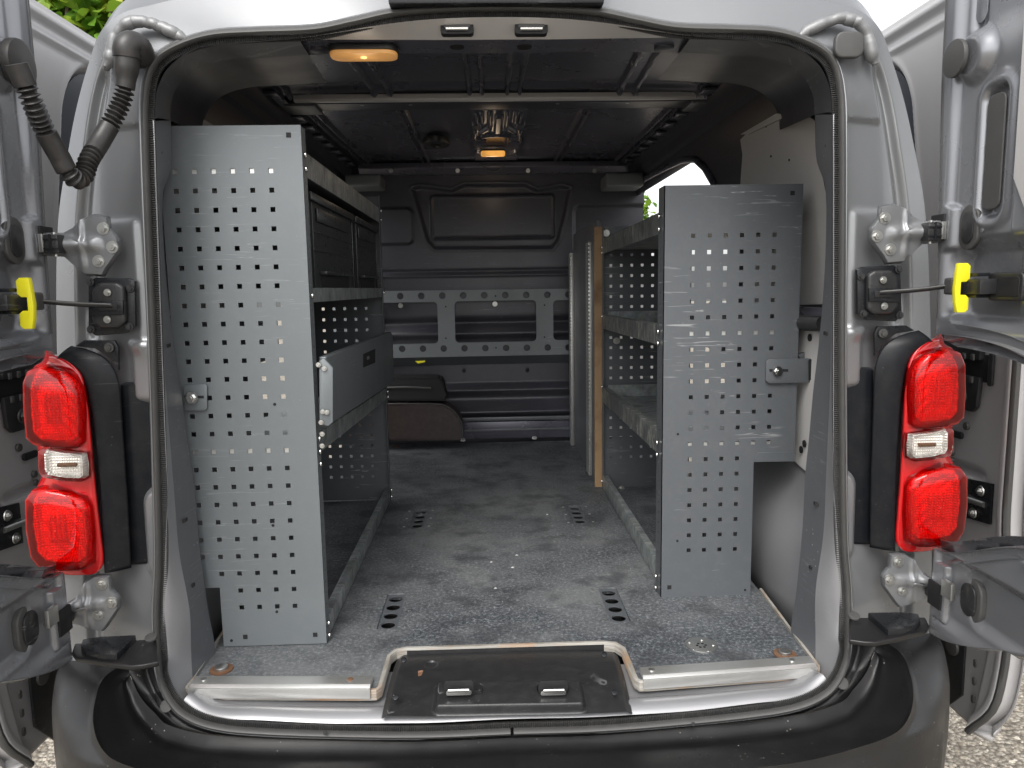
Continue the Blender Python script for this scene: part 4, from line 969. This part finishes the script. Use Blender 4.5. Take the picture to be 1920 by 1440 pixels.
    pk = D(-.012, 1.457, .8185); box('hinge_pocket', tuple(np.minimum(D(.010, 1.434, .816), D(-.030, 1.482, .8235))), tuple(np.maximum(D(.010, 1.434, .816), D(-.030, 1.482, .8235))), 'hole', d_, .002)
    box('hinge_pocket', tuple(np.minimum(D(-.046, .742, .816), D(-.086, .790, .8235))), tuple(np.maximum(D(-.046, .742, .816), D(-.086, .790, .8235))), 'hole', d_, .002)
    return d_
DR, DL = door(0), door(1)
# ---- check strap plates on the pillars
def strap_plate(s):
    f = mir if s else (lambda a: np.array(a, float))
    base = [(1607, 505), (1618, 500), (1676, 497), (1689, 504), (1692, 592), (1680, 603), (1625, 600), (1608, 588)]
    o = prism('check_strap_plate', f([PY(p, -.010) for p in base]), (0, .012, 0), 'gloss_black', van, .003, 2)
    in_ = [(1628, 515), (1640, 507), (1672, 506), (1684, 520), (1686, 575), (1672, 590), (1640, 590), (1627, 580)]
    i = prism('plate_boss', f([PY(p, -.024) for p in in_]), (0, .014, 0), 'plastic', o, .006, 3)
    bb = [(1630, 540), (1688, 540), (1688, 566), (1630, 566)]; prism('plate_band', f([PY(p, -.028) for p in bb]), (0, .006, 0), 'gloss_black', i, .002)
    bb = [(1640, 545), (1672, 545), (1672, 558), (1640, 558)]; prism('strap_slot', f([PY(p, -.0295) for p in bb]), (0, .004, 0), 'hole', i, .001)
    for p in ((1615, 519), (1685, 505), (1619, 588), (1687, 591)): bolt(f(PY(p, -.012)), (0, -1, 0), .0075, o, 'plastic', 'screw')
    for p in ((1656, 525), (1658, 574)): bolt(f(PY(p, -.026)), (0, -1, 0), .007, i, 'steel', 'screw')
strap_plate(0); strap_plate(1)
# ---- plug on the right pillar, wiring conduit on the left
pc = PY((1588, 87), .008); prism('pillar_plug', [(pc[0]+a, pc[1], pc[2]+b) for a, b in rrect(-.027, -.023, .027, .023, .016, 8)], (0, -.012, 0), 'rubber', van, .004, 3)
def conduit():
    pA = [((30, 120), -.22), ((60, 190), -.20), ((84, 245), -.17), ((112, 295), -.15), ((128, 324), -.14), ((144, 337), -.125), ((157, 328), -.11), ((166, 302), -.095), ((190, 262), -.06), ((222, 205), -.04), ((232, 178), -.035), ((236, 150), -.035), ((238, 105), -.035)]
    w = catmull([PY(p, y) for p, y in pA], 420); seg = np.concatenate([[0], np.cumsum(np.linalg.norm(np.diff(w, axis=0), axis=1))]); T = seg[-1]
    r = np.zeros(len(w))
    pxs = []
    for i, s_ in enumerate(seg):
        u = s_/T; rib = .0125+.0035*math.sin(s_*2*math.pi/.0085)
        smooth = (.235 < u < .365) or (.575 < u < .72) or u > .88 or u < .07
        r[i] = .0160 if smooth else rib
        if u > .90: r[i] = .0160+.004*sm(.90, .96, u)
    o = tube('wire_conduit', w, r, 'conduit', van, 18); o['label'] = 'corrugated black rubber wiring conduit between the left door and pillar'
    e = catmull([PY((238, 108), -.035), PY((238, 92), -.036), PY((246, 84), -.030), PY((258, 90), -.018), PY((262, 100), -.004)], 24); tube('conduit_elbow', e, np.linspace(.022, .024, 24), 'conduit', o, 20)
    disc('conduit_flange', PY((262, 100), .004), (0, -1, 0), .026, .012, 'conduit', o, 28)
    c = PX((28, 120), -.80); disc('conduit_flange', c, (1, 0, 0), .040, .014, 'conduit', o, 28)
conduit()
# ---- sliding side doors slid back along the body
def sliding(s):
    f = mir if s else (lambda a: np.array(a, float))
    zs = np.linspace(.368, 1.99, 260); ys = np.linspace(.02, 1.20, 200); Y, Z = np.meshgrid(ys, zs)
    def tr(z): return .075+.07*(1-sm(.35, .52, z))**2-.03*sm(.9, .6, z)+.16*sm(1.45, 2.0, z)**1.3
    y0 = tr(Z); Y = y0+(Y-.02)/(1.18)*(1.2-y0)
    X = 1.05-.06*sm(1.25, 2.0, Z)**1.2-.03*sm(.6, .32, Z)
    H = np.zeros_like(X)
    d = sdbox(Y, Z, .86, 1.64, .43, .275, .15); H += .028*sm(.012, -.02, d)
    H -= .006*np.exp(-((d)/.012)**2)
    H += .010*sm(.006, -.006, np.abs(Z-.935)-.01)*sm(.14, .17, Y)
    H += .012*sm(.006, -.006, sdbox(Y, Z, .16, .86, .03, .07, .02))*0
    H -= .012*sm(.030, .012, Y-y0)
    H += .012*sm(1.955, 1.945, Z)*0-.012*np.exp(-((Z-1.965)/.012)**2)-.008*np.exp(-((Z-1.925)/.008)**2)
    H += .02*sm(.60, .56, Z)*sm(.30, .22, Y)*sm(.10, .12, Y)
    X = X+H
    P = f(np.stack([X, Y, Z], -1)); o = grid('sliding_door', P, 'slide_paint', van, flip=bool(s), sharp=80)
    md = o.modifiers.new('t', 'SOLIDIFY'); md.thickness = .05; md.offset = 1
    o['label'] = ('left' if s else 'right')+' sliding door slid back beyond the rear corner'
    edge = [(1.045-.06*sm(1.25, 2.0, z)**1.2-.03*sm(.6, .32, z), tr(z)-.006, z) for z in np.linspace(.372, 1.98, 60)]
    tube('edge_seal', f(edge), .008, 'rubber', o, 8)
    wn = rrect(.45, 1.385, 1.18, 1.90, .13, 8); xw = .985
    prism('window_panel', f([(1.066-.06*float(sm(1.25, 2.0, z))**1.2+.0, y, z) for y, z in wn]), ((.004 if not s else -.004), 0, 0), 'navy_glass', o)
    ax = (-1, 0, 0) if not s else (1, 0, 0)
    def yz(name, poly, x0, th, mat, bev=.002): return prism(name, f([(x0, y, z) for y, z in poly]), (-th if not s else th, 0, 0), mat, o, bev, 2)
    a = PX((1840, 625), 1.04); yz('roller_bracket', [(.17, 1.235), (.32, 1.235), (.32, 1.188), (.17, 1.188)], 1.047, .012, 'plastic')
    yz('roller_bracket', [(.17, 1.150), (.32, 1.150), (.32, 1.072), (.19, 1.072), (.175, 1.085)], 1.047, .010, 'plastic')
    for k in range(3): yz('bracket_rib', [(.185+.03*k, 1.150), (.195+.03*k, 1.150), (.195+.03*k, 1.136), (.185+.03*k, 1.136)], 1.036, .005, 'rubber')
    for k in range(3): yz('bracket_rib', [(.185+.03*k, 1.20), (.195+.03*k, 1.20), (.195+.03*k, 1.186), (.185+.03*k, 1.186)], 1.036, .005, 'rubber')
    bolt(f([1.036, .222, 1.102]), ax, .017, o, 'plastic')
    yz('bracket_slot', rrect(.140, 1.140, .34, 1.200, .014, 4), 1.049, .003, 'hole'); yz('slot_frame', rrect(.136, 1.135, .150, 1.205, .005, 3), 1.047, .006, 'plastic')
    for (y, z, r) in ((.215, 1.035, .009), (.26, .965, .008), (.262, .945, .007)): disc('rubber_stop', f([1.048, y, z]), ax, r, .006, 'rubber', o, 14)
    yz('bump_stop', rrect(.225, 1.002, .275, 1.018, .006, 3), 1.048, .006, 'hole')
    if s: yz('label_plate', rrect(.085, .955, .135, 1.010, .003, 2), 1.049, .004, 'rubber')
    yz('striker_base', [(.112, .93), (.192, .92), (.192, .83), (.112, .84)], 1.047, .006, 'gloss_black')
    for (y, z) in ((.145, .905), (.165, .850)): bolt(f([1.040, y, z]), ax, .012, o, 'steel')
    tube('striker_pin', f([(1.04, .13, .878), (1.035, .19, .876), (1.035, .26, .872)]), .0065, 'steel', o, 8)
    yz('rubber_skirt', [(.165, .60), (.30, .60), (.30, .36), (.23, .345), (.165, .42)], 1.046, .006, 'plastic')
    disc('skirt_plug', f([1.04, .205, .52]), ax, .022, .006, 'rubber', o, 20)
    for k in range(5): yz('drain_slot', rrect(.112, .43+.042*k, .122, .448+.042*k, .004, 3), 1.036, .004, 'rubber')
    return o
q = N('dark_window_panel'); q.set(col=(.055, .06, .075), rough=.25); M['navy_glass'] = q.m
sliding(0); sliding(1)

# ================================================================ RACKS
def perf(name, xs, zs, hole, keep, outline, Y, th, mat, parent):
    """sheet in the plane Y with square punched holes; outline: list of boxes that make up the sheet"""
    h = hole/2; gx = sorted(set([round(v, 5) for b in outline for v in (b[0], b[1])]+[round(x+k*h, 5) for x in xs for k in (-1, 1)]))
    gz = sorted(set([round(v, 5) for b in outline for v in (b[2], b[3])]+[round(z+k*h, 5) for z in zs for k in (-1, 1)]))
    bm = bmesh.new(); vid = {}
    def V(x, z):
        if (x, z) not in vid: vid[(x, z)] = bm.verts.new((x, Y, z))
        return vid[(x, z)]
    for i in range(len(gx)-1):
        for j in range(len(gz)-1):
            cx = (gx[i]+gx[i+1])/2; cz = (gz[j]+gz[j+1])/2
            if not any(b[0] < cx < b[1] and b[2] < cz < b[3] for b in outline): continue
            if any(abs(cx-x) < h and abs(cz-z) < h and keep(a, b) for a, x in enumerate(xs) if abs(cx-x) < h for b, z in enumerate(zs) if abs(cz-z) < h): continue
            bm.faces.new((V(gx[i], gz[j]), V(gx[i+1], gz[j]), V(gx[i+1], gz[j+1]), V(gx[i], gz[j+1])))
    ext = bmesh.ops.extrude_face_region(bm, geom=bm.faces[:])
    bmesh.ops.translate(bm, verts=[g_ for g_ in ext['geom'] if isinstance(g_, bmesh.types.BMVert)], vec=(0, th, 0))
    return bmobj(name, bm, mat, parent, smooth=False)
def side_flange(X, y0, y1, z0, z1, mat, parent, sg):
    # folded edge with a line of small punched holes
    n = int((z1-z0-.06)/.0255); zs = [z0+.03+.0255*k for k in range(n)]; yc = y0+(y1-y0)*.55
    bm = bmesh.new(); gy = [y0, yc-.0028, yc+.0028, y1]; gz = sorted([z0, z1]+[z+k*.0028 for z in zs for k in (-1, 1)])
    vid = {}
    def V(y, z):
        if (y, z) not in vid: vid[(y, z)] = bm.verts.new((X, y, z))
        return vid[(y, z)]
    for i in range(3):
        for j in range(len(gz)-1):
            cz = (gz[j]+gz[j+1])/2
            if i == 1 and any(abs(cz-z) < .0027 for z in zs): continue
            bm.faces.new((V(gy[i], gz[j]), V(gy[i+1], gz[j]), V(gy[i+1], gz[j+1]), V(gy[i], gz[j+1])))
    ext = bmesh.ops.extrude_face_region(bm, geom=bm.faces[:])
    bmesh.ops.translate(bm, verts=[g_ for g_ in ext['geom'] if isinstance(g_, bmesh.types.BMVert)], vec=(-.002*sg, 0, 0))
    return bmobj('folded_edge', bm, mat, parent, smooth=False)
# ---------------- left rack
LR = thing('shelf_rack', 'tall grey perforated steel rack with two black bins against the left wall', 'shelf rack')
xs = list(np.linspace(-.6385, -.4500, 6)); zs = list(np.linspace(.689, 1.599, 25))
def keepL(a, b):
    if b <= 1: return a >= 2
    if b == 2: return a >= 1
    return True
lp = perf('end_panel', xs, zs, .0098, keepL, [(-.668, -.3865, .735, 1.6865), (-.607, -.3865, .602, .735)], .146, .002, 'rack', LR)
lp['label'] = 'near end panel of the left rack'
for p in ((541, 253), (460, 1194), (591, 1190)): c = PY(p, .1455); box('punched_square', (c[0]-.0046, .1445, c[2]-.0046), (c[0]+.0046, .1458, c[2]+.0046), 'hole', lp, 0)
for p in ((512, 985), (519, 1147), (434, 1201), (515, 758)): disc('screw_hole', PY(p, .1455), (0, -1, 0), .0032, .0008, 'hole', lp, 10)
box('folded_edge', (-.668, .148, 1.6845), (-.3865, .175, 1.6865), 'rack', LR, 0)
side_flange(-.3865, .1465, .182, .602, 1.6865, 'rack', LR, 1)
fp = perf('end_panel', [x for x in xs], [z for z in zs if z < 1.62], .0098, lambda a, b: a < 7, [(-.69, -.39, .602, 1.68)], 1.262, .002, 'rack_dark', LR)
fp['label'] = 'far end panel of the left rack'
side_flange(-.388, 1.235, 1.262, .602, 1.68, 'rack_dark', LR, 1)
def beam(parent, X, n0, n1, y0, y1, t=.022, mat='galv', sg=1, name='shelf_beam'):
    """front lip of a shelf: n0,n1 = (ztop,zbottom) at near and far end"""
    o = prism(name, [(X, y0, n0[1]), (X, y1, n1[1]), (X, y1, n1[0]), (X, y0, n0[0])], (-t*sg*.15, 0, 0), mat, parent, .0008, 1)
    prism('beam_top', [(X-.0012*sg, y0, n0[0]), (X-.0012*sg, y1, n1[0]), (X-t*sg, y1, n1[0]), (X-t*sg, y0, n0[0])], (0, 0, -.0022), mat, o)
    return o
def shelf(parent, X0, X1, y0, y1, z, mat, lipz=None, name='shelf'):
    return box(name, (min(X0, X1), y0, z-.002), (max(X0, X1), y1, z), mat, parent, 0)
b1 = beam(LR, -.3895, (1.642, 1.592), (1.640, 1.590), .184, 1.26); shelf(LR, -.40, -.66, .16, 1.255, 1.60, 'rack_dark')
b2 = beam(LR, -.3895, (1.366, 1.336), (1.366, 1.334), .184, 1.26); shelf(LR, -.40, -.66, .16, 1.255, 1.345, 'galv')
b3_ = beam(LR, -.3895, (1.058, 1.015), (1.012, .970), .184, 1.26); prism('shelf', [(-.40, .16, 1.03), (-.40, 1.255, .985), (-.66, 1.255, .985), (-.66, .16, 1.03)], (0, 0, -.002), 'galv', LR)
b4_ = prism('bottom_rail', [(-.388, y, z) for y, z in ((.16, .602), (1.25, .602), (1.25, .645), (.16, .645))], (-.020, 0, 0), 'galv', LR, .003, 2)
for (y, z) in ((.165, 1.632), (.165, 1.604), (.165, 1.35), (.165, 1.05), (.165, 1.022), (.165, .995), (.165, .64), (.165, .612), (1.25, 1.63), (1.25, 1.60), (1.25, 1.35), (1.25, 1.0), (1.25, .98), (1.25, .64), (1.25, .615)):
    disc('rivet', (-.3845, y, z), (1, 0, 0), .006, .003, 'chrome', LR, 12)
for z0, z1 in ((1.585, 1.606), (1.003, 1.062)): box('shelf_end_flange', (-.655, .1495, z0), (-.405, .151, z1), 'alu', LR, 0)
# hinged flap front
fl0 = [( -.366, .185, 1.222), (-.366, 1.27, 1.212), (-.366, 1.305, 1.195), (-.366, 1.305, 1.05), (-.366, 1.27, 1.028), (-.366, .185, 1.075)]
fv = prism('flap_front', fl0, (-.016, 0, 0), 'rack', LR, .004, 3); fv['label'] = 'folding flap across the middle shelf'
ne = prism('flap_end', [PY(p, .140) for p in ((598, 677), (606, 672), (611, 676), (624, 690), (624, 792), (616, 799), (603, 797), (599, 790))], (0, .012, 0), 'rack', fv, .002)
for p in ((597, 684), (608, 691), (605, 772), (613, 773), (602, 792), (604, 814), (604, 836)): bolt(PY(p, .136), (0, -1, 0), .0055, fv, 'steel', hexh=False)
hb = prism('flap_handle', [PX(p, -.3655) for p in ((681, 664), (703, 654), (703, 680), (681, 689))], (.001, 0, 0), 'hole', fv)
c = PX((690, 671), -.364); prism('handle_mark', [(c[0], c[1]+a, c[2]+b) for a, b in ((-.02, -.004), (.02, -.005), (.02, .004), (-.02, .005))], (.001, 0, 0), 'rack', hb)
# fixing bracket
br = [PY(p, .138) for p in ((344, 722), (383, 720), (388, 724), (388, 765), (384, 770), (346, 770))]
bo = prism('fixing_bracket', br, (0, .004, 0), 'rack', LR, .001); prism('bracket_slot', [PY(p, .1372) for p in ((345, 742), (382, 742), (382, 747), (345, 747))], (0, .001, 0), 'hole', bo); bolt(PY((359, 746), .134), (0, -1, 0), .0135, bo, 'chrome')
# ---------------- right rack
RR = thing('shelf_rack', 'lower grey perforated steel rack with open shelves against the right wall', 'shelf rack')
xs = list(np.linspace(.4545, .6445, 6)); zs = list(np.linspace(.718, 1.472, 21))
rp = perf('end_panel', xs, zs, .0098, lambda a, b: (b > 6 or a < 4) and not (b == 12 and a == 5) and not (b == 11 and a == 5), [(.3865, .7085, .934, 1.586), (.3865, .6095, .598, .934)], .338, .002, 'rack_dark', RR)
rp['label'] = 'near end panel of the right rack'
for p, m_ in (((1266, 367), 'white_panel'), ((1486, 362), 'hole'), ((1255, 1101), 'hole')):
    c = PY(p, .3375); box('punched_square', (c[0]-.0048, .3365, c[2]-.0048), (c[0]+.0048, .3378, c[2]+.0048), 'hole', rp, 0) if m_ == 'hole' else None
for p in ((1271, 814), (1270, 1014), (1397, 1106), (1478, 855)): disc('screw_hole', PY(p, .3375), (0, -1, 0), .0030, .0008, 'hole', rp, 10)
cr_ = [PY(p, .3372) for p in ((1414, 862), (1420, 848), (1490, 847), (1490, 865), (1414, 866))]; prism('folded_tab', cr_, (0, -.002, 0), 'rack_dark', rp, .0006, 1)
side_flange(.3865, .338, .395, .598, 1.586, 'rack_dark', RR, -1)
box('folded_edge', (.3865, .340, 1.584), (.7085, .37, 1.586), 'rack_dark', RR, 0)
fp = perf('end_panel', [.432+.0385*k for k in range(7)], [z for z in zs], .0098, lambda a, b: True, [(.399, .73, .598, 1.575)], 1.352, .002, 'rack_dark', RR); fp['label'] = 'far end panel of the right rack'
side_flange(.399, 1.32, 1.352, .598, 1.575, 'rack_dark', RR, -1)
for (z0, z1) in ((1.531, 1.481), (1.260, 1.212), (.992, .940)):
    o = beam(RR, .3955, (z0+.004, z1+.002), (z0-.004, z1-.006), .397, 1.32, mat='galv_worn', sg=-1)
    sh = shelf(RR, .40, .715, .36, 1.35, z1+.012, 'galv'); box('shelf_lip', (.42, 1.335, z1+.012), (.715, 1.338, z1+.055), 'galv', sh, 0); box('shelf_lip', (.712, .36, z1+.012), (.715, 1.335, z1+.055), 'galv', sh, 0)
for z0, z1 in ((1.237, 1.272), (.955, .984)): box('shelf_end_flange', (.41, .3415, z0), (.69, .343, z1), 'alu', RR, 0)
prism('bottom_rail', [(.398, y, z) for y, z in ((.39, .602), (1.33, .602), (1.33, .655), (.39, .655))], (.020, 0, 0), 'galv', RR, .003, 2)
for (y, z) in ((.375, 1.52), (.375, 1.49), (.375, 1.25), (.375, 1.222), (.375, .98), (.375, .95), (.375, .64), (.375, .61), (1.335, .99), (1.335, 1.25), (1.335, 1.5), (1.335, 1.48), (1.335, .63)):
    disc('rivet', (.3835 if y < 1 else .397, y, z), (-1, 0, 0), .006, .003, 'chrome', RR, 12)
for p in ((1137, 437), (1156, 639), (1165, 917)): bolt(PY(p, 1.335), (0, -1, 0), .013, RR, 'steel', hexh=False)
mid_tray = box('tray_mat', (.41, .40, .953), (.71, 1.33, .956), 'tray', RR, 0) if 'tray' in M else None
bo = prism('fixing_bracket', [PY(p, .328) for p in ((1437, 678), (1442, 674), (1520, 672), (1525, 676), (1525, 714), (1520, 717), (1442, 719), (1436, 713))], (0, .004, 0), 'rack_dark', RR, .001)
prism('bracket_slot', [PY(p, .3272) for p in ((1443, 692), (1478, 692), (1478, 697), (1443, 697))], (0, .001, 0), 'hole', bo); bolt(PY((1458, 696), .324), (0, -1, 0), .0125, bo, 'chrome')
prism('bracket_clip', [PY(p, .322) for p in ((1518, 675), (1530, 670), (1530, 708), (1518, 714))], (0, .03, 0), 'hole', bo, .002); prism('bracket_arm', [PY(p, .36) for p in ((1497, 665), (1527, 655), (1532, 672), (1500, 676))], (0, .02, 0), 'rack_dark', bo, .002)
# ---------------- plywood partition on the right
PB = thing('plywood_partition', 'upright dark plywood board with pale metal edge strips beside the right rack', 'board', (.39, 1.38, .6))
def at(o): o.location = (-.39, -1.38, -.6); return o
at(box('board', (.385, 1.384, .592), (.404, 2.14, 1.60), 'liner_board' if 'liner_board' in M else 'liner', PB, .001))
bpy.data.objects['board'].location = (-.39, -1.38, -.6)
at(box('bare_edge', (.3745, 1.364, .590), (.4005, 1.3835, 1.575), 'ply', PB, .001))
at(box('metal_edge_strip', (.372, 1.52, .605), (.3845, 1.60, 1.530), 'alu', PB, .001)); at(box('metal_edge_strip', (.366, 2.11, .602), (.3845, 2.16, 1.515), 'alu', PB, .001))
for y_, n_ in ((1.515, 62), (2.105, 60)):
    V_ = []; F_ = []
    for k in range(n_):
        z = .61+k*.015; a = len(V_); x = .3715 if y_ < 2 else .3655
        V_ += [(x, y_, z), (x, y_, z+.009), (x, y_-.012, z+.0045), (x+.003, y_, z), (x+.003, y_, z+.009), (x+.003, y_-.012, z+.0045)]; F_ += [(a, a+1, a+2), (a+5, a+4, a+3), (a, a+2, a+5, a+3), (a+1, a+4, a+5, a+2)]
    at(mesh('serrated_edge', V_, F_, 'alu', PB, False))
for y_ in (1.585, 2.15): at(disc('strip_foot', (.376, y_, .602), (0, 0, -1), .012, .012, 'rubber', PB, 12))
# ---------------- bins
def bin_(y0, y1, x, label):
    b = thing('storage_bin', label, 'storage bin', (x, (y0+y1)/2, 1.347)); L_ = -.22
    def lo(o): o.location = (-x, -(y0+y1)/2, -1.347); return o
    # open-topped case: floor and four thin walls
    z0, z1 = 1.348, 1.565
    fr_ = prism('front', [(x, y0, z0), (x, y1, z0), (x, y1, z1), (x, y0, z1)], (-.004, 0, 0), 'bin', b, .0012, 1); lo(fr_)
    lo(box('back', (x+L_, y0, z0), (x+L_+.004, y1, z1), 'bin', b, 0)); lo(box('base', (x+L_+.0045, y0+.0045, z0), (x-.0045, y1-.0045, z0+.004), 'bin', b, 0))
    for y in (y0, y1-.004): lo(box('side', (x+L_+.0045, y, z0), (x-.0045, y+.004, z1), 'bin', b, 0))
    w = y1-y0
    rim = prism('rim', [(x+.001, y0-.004, z1-.012), (x+.001, y1+.004, z1-.012), (x+.001, y1+.004, z1+.006), (x+.001, y0-.004, z1+.006)], (.007, 0, 0), 'bin', b, .002); lo(rim)
    lo(prism('label_holder', [(x+.001, y0+w*.12, z1-.052), (x+.001, y1-w*.12, z1-.052), (x+.001, y1-w*.12, z1-.022), (x+.001, y0+w*.12, z1-.022)], (.004, 0, 0), 'bin', b, .0015))
    lo(box('handle', (x, y0+w*.15, z0+.048), (x+.016, y1-w*.15, z0+.056), 'bin', b, .002)); lo(box('handle_recess', (x+.0005, y0+w*.18, z0+.01), (x+.0015, y1-w*.18, z0+.046), 'hole', b, 0))
    for zz in (.10, .14): lo(box('front_rib', (x, y0+.01, z0+zz), (x+.003, y1-.01, z0+zz+.003), 'bin', b, .001))
    for y in (y0+.012, y1-.016): lo(box('front_rib', (x, y, z0+.004), (x+.004, y+.004, z1-.014), 'bin', b, .001))
M['bin'] = paint('glossy_black_polypropylene', (.020, .022, .023), .30, 0, .3, .3, .04, .3, 0, dustcol=(.12, .13, .13))
bin_(.25, .765, -.402, 'black plastic storage bin on the left rack, nearer of the two')
bin_(.80, 1.225, -.402, 'black plastic storage bin on the left rack, farther of the two')
# ---------------- case / bag by the bulkhead
CB = thing('tool_bag', 'dark brown and black padded case lying at the foot of the bulkhead on the left', 'bag', (-.35, 2.1, .6))
def at2(o): o.location = (.35, -2.1, -.6); return o
pts = [PY(p, 2.08) for p in ((640, 757), (828, 757), (848, 766), (862, 782), (868, 800), (868, 826), (640, 828))]
def soft(name, pts, dy, mat, r):
    bm = bmesh.new(); vs = [bm.verts.new(tuple(p)) for p in pts]; vt = [bm.verts.new((p[0], p[1]+dy, p[2])) for p in pts]; n = len(vs)
    bm.faces.new(vs); bm.faces.new(vt[::-1])
    for i in range(n): bm.faces.new((vs[i], vt[i], vt[(i+1) % n], vs[(i+1) % n]))
    es = bm.edges[:]; bmesh.ops.bevel(bm, geom=es, offset=r, segments=4, affect='EDGES', clamp_overlap=True); return at2(bmobj(name, bm, mat, CB))
lob = soft('body', pts, .14, 'bag', .010); lob['label'] = 'brown leatherette body'
soft('lid', [PY(p, 2.10) for p in ((650, 708), (824, 708), (830, 714), (836, 740), (838, 752), (650, 754))], .14, 'hole', .01)
at2(tube('piping', catmull([PY(p, 2.078) for p in ((640, 758), (826, 758), (846, 767), (861, 783), (867, 801), (867, 824))], 30), .003, 'rubber', CB, 6))
at2(tube('handle', catmull([PY(p, 2.09) for p in ((700, 728), (760, 726), (808, 728))], 10), .006, 'rubber', CB, 6))
# ---------------- small litter on the floor
def litter():
    V = []; F = []
    spots = [(775, 1064), (700, 1063), (810, 1041), (950, 960), (1026, 965), (855, 1102), (930, 1103), (922, 1055), (1130, 1010), (868, 1004), (745, 930)]
    spots = [(961, 1064), (921, 1054), (969, 1041), (1026, 965), (929, 1103)]
    for p in spots:
        c = PZ(p, .6006); a = rng.uniform(0, 3); s = rng.uniform(.0025, .004); n = len(V)
        for k in range(5): t = a+k*1.257; V.append((c[0]+s*math.cos(t)*1.5, c[1]+s*math.sin(t), .6008)); 
        V.append((c[0], c[1], .603)); F += [(n+k, n+(k+1) % 5, n+5) for k in range(5)]
    o = mesh('crumbs', V, F, 'white_panel'); tag(o, 'scattered white crumbs on the dark load floor', 'litter', kind='stuff')
litter()
def dead_leaf():
    c = PZ((742, 838), .602); V = [(c[0]+a, c[1]+b, .6015+h) for a, b, h in ((-.02, 0, 0), (-.005, .02, .004), (.012, .014, .006), (.022, 0, .002), (.010, -.012, .004), (-.008, -.014, .002), (0, 0, .007))]
    o = mesh('dead_leaf', V, [(k, (k+1) % 6, 6) for k in range(6)], 'rust'); tag(o, 'small dry orange leaf on the load floor beside the left rack', 'leaf')
dead_leaf()
S.cycles.max_bounces = 12; S.cycles.transparent_max_bounces = 16
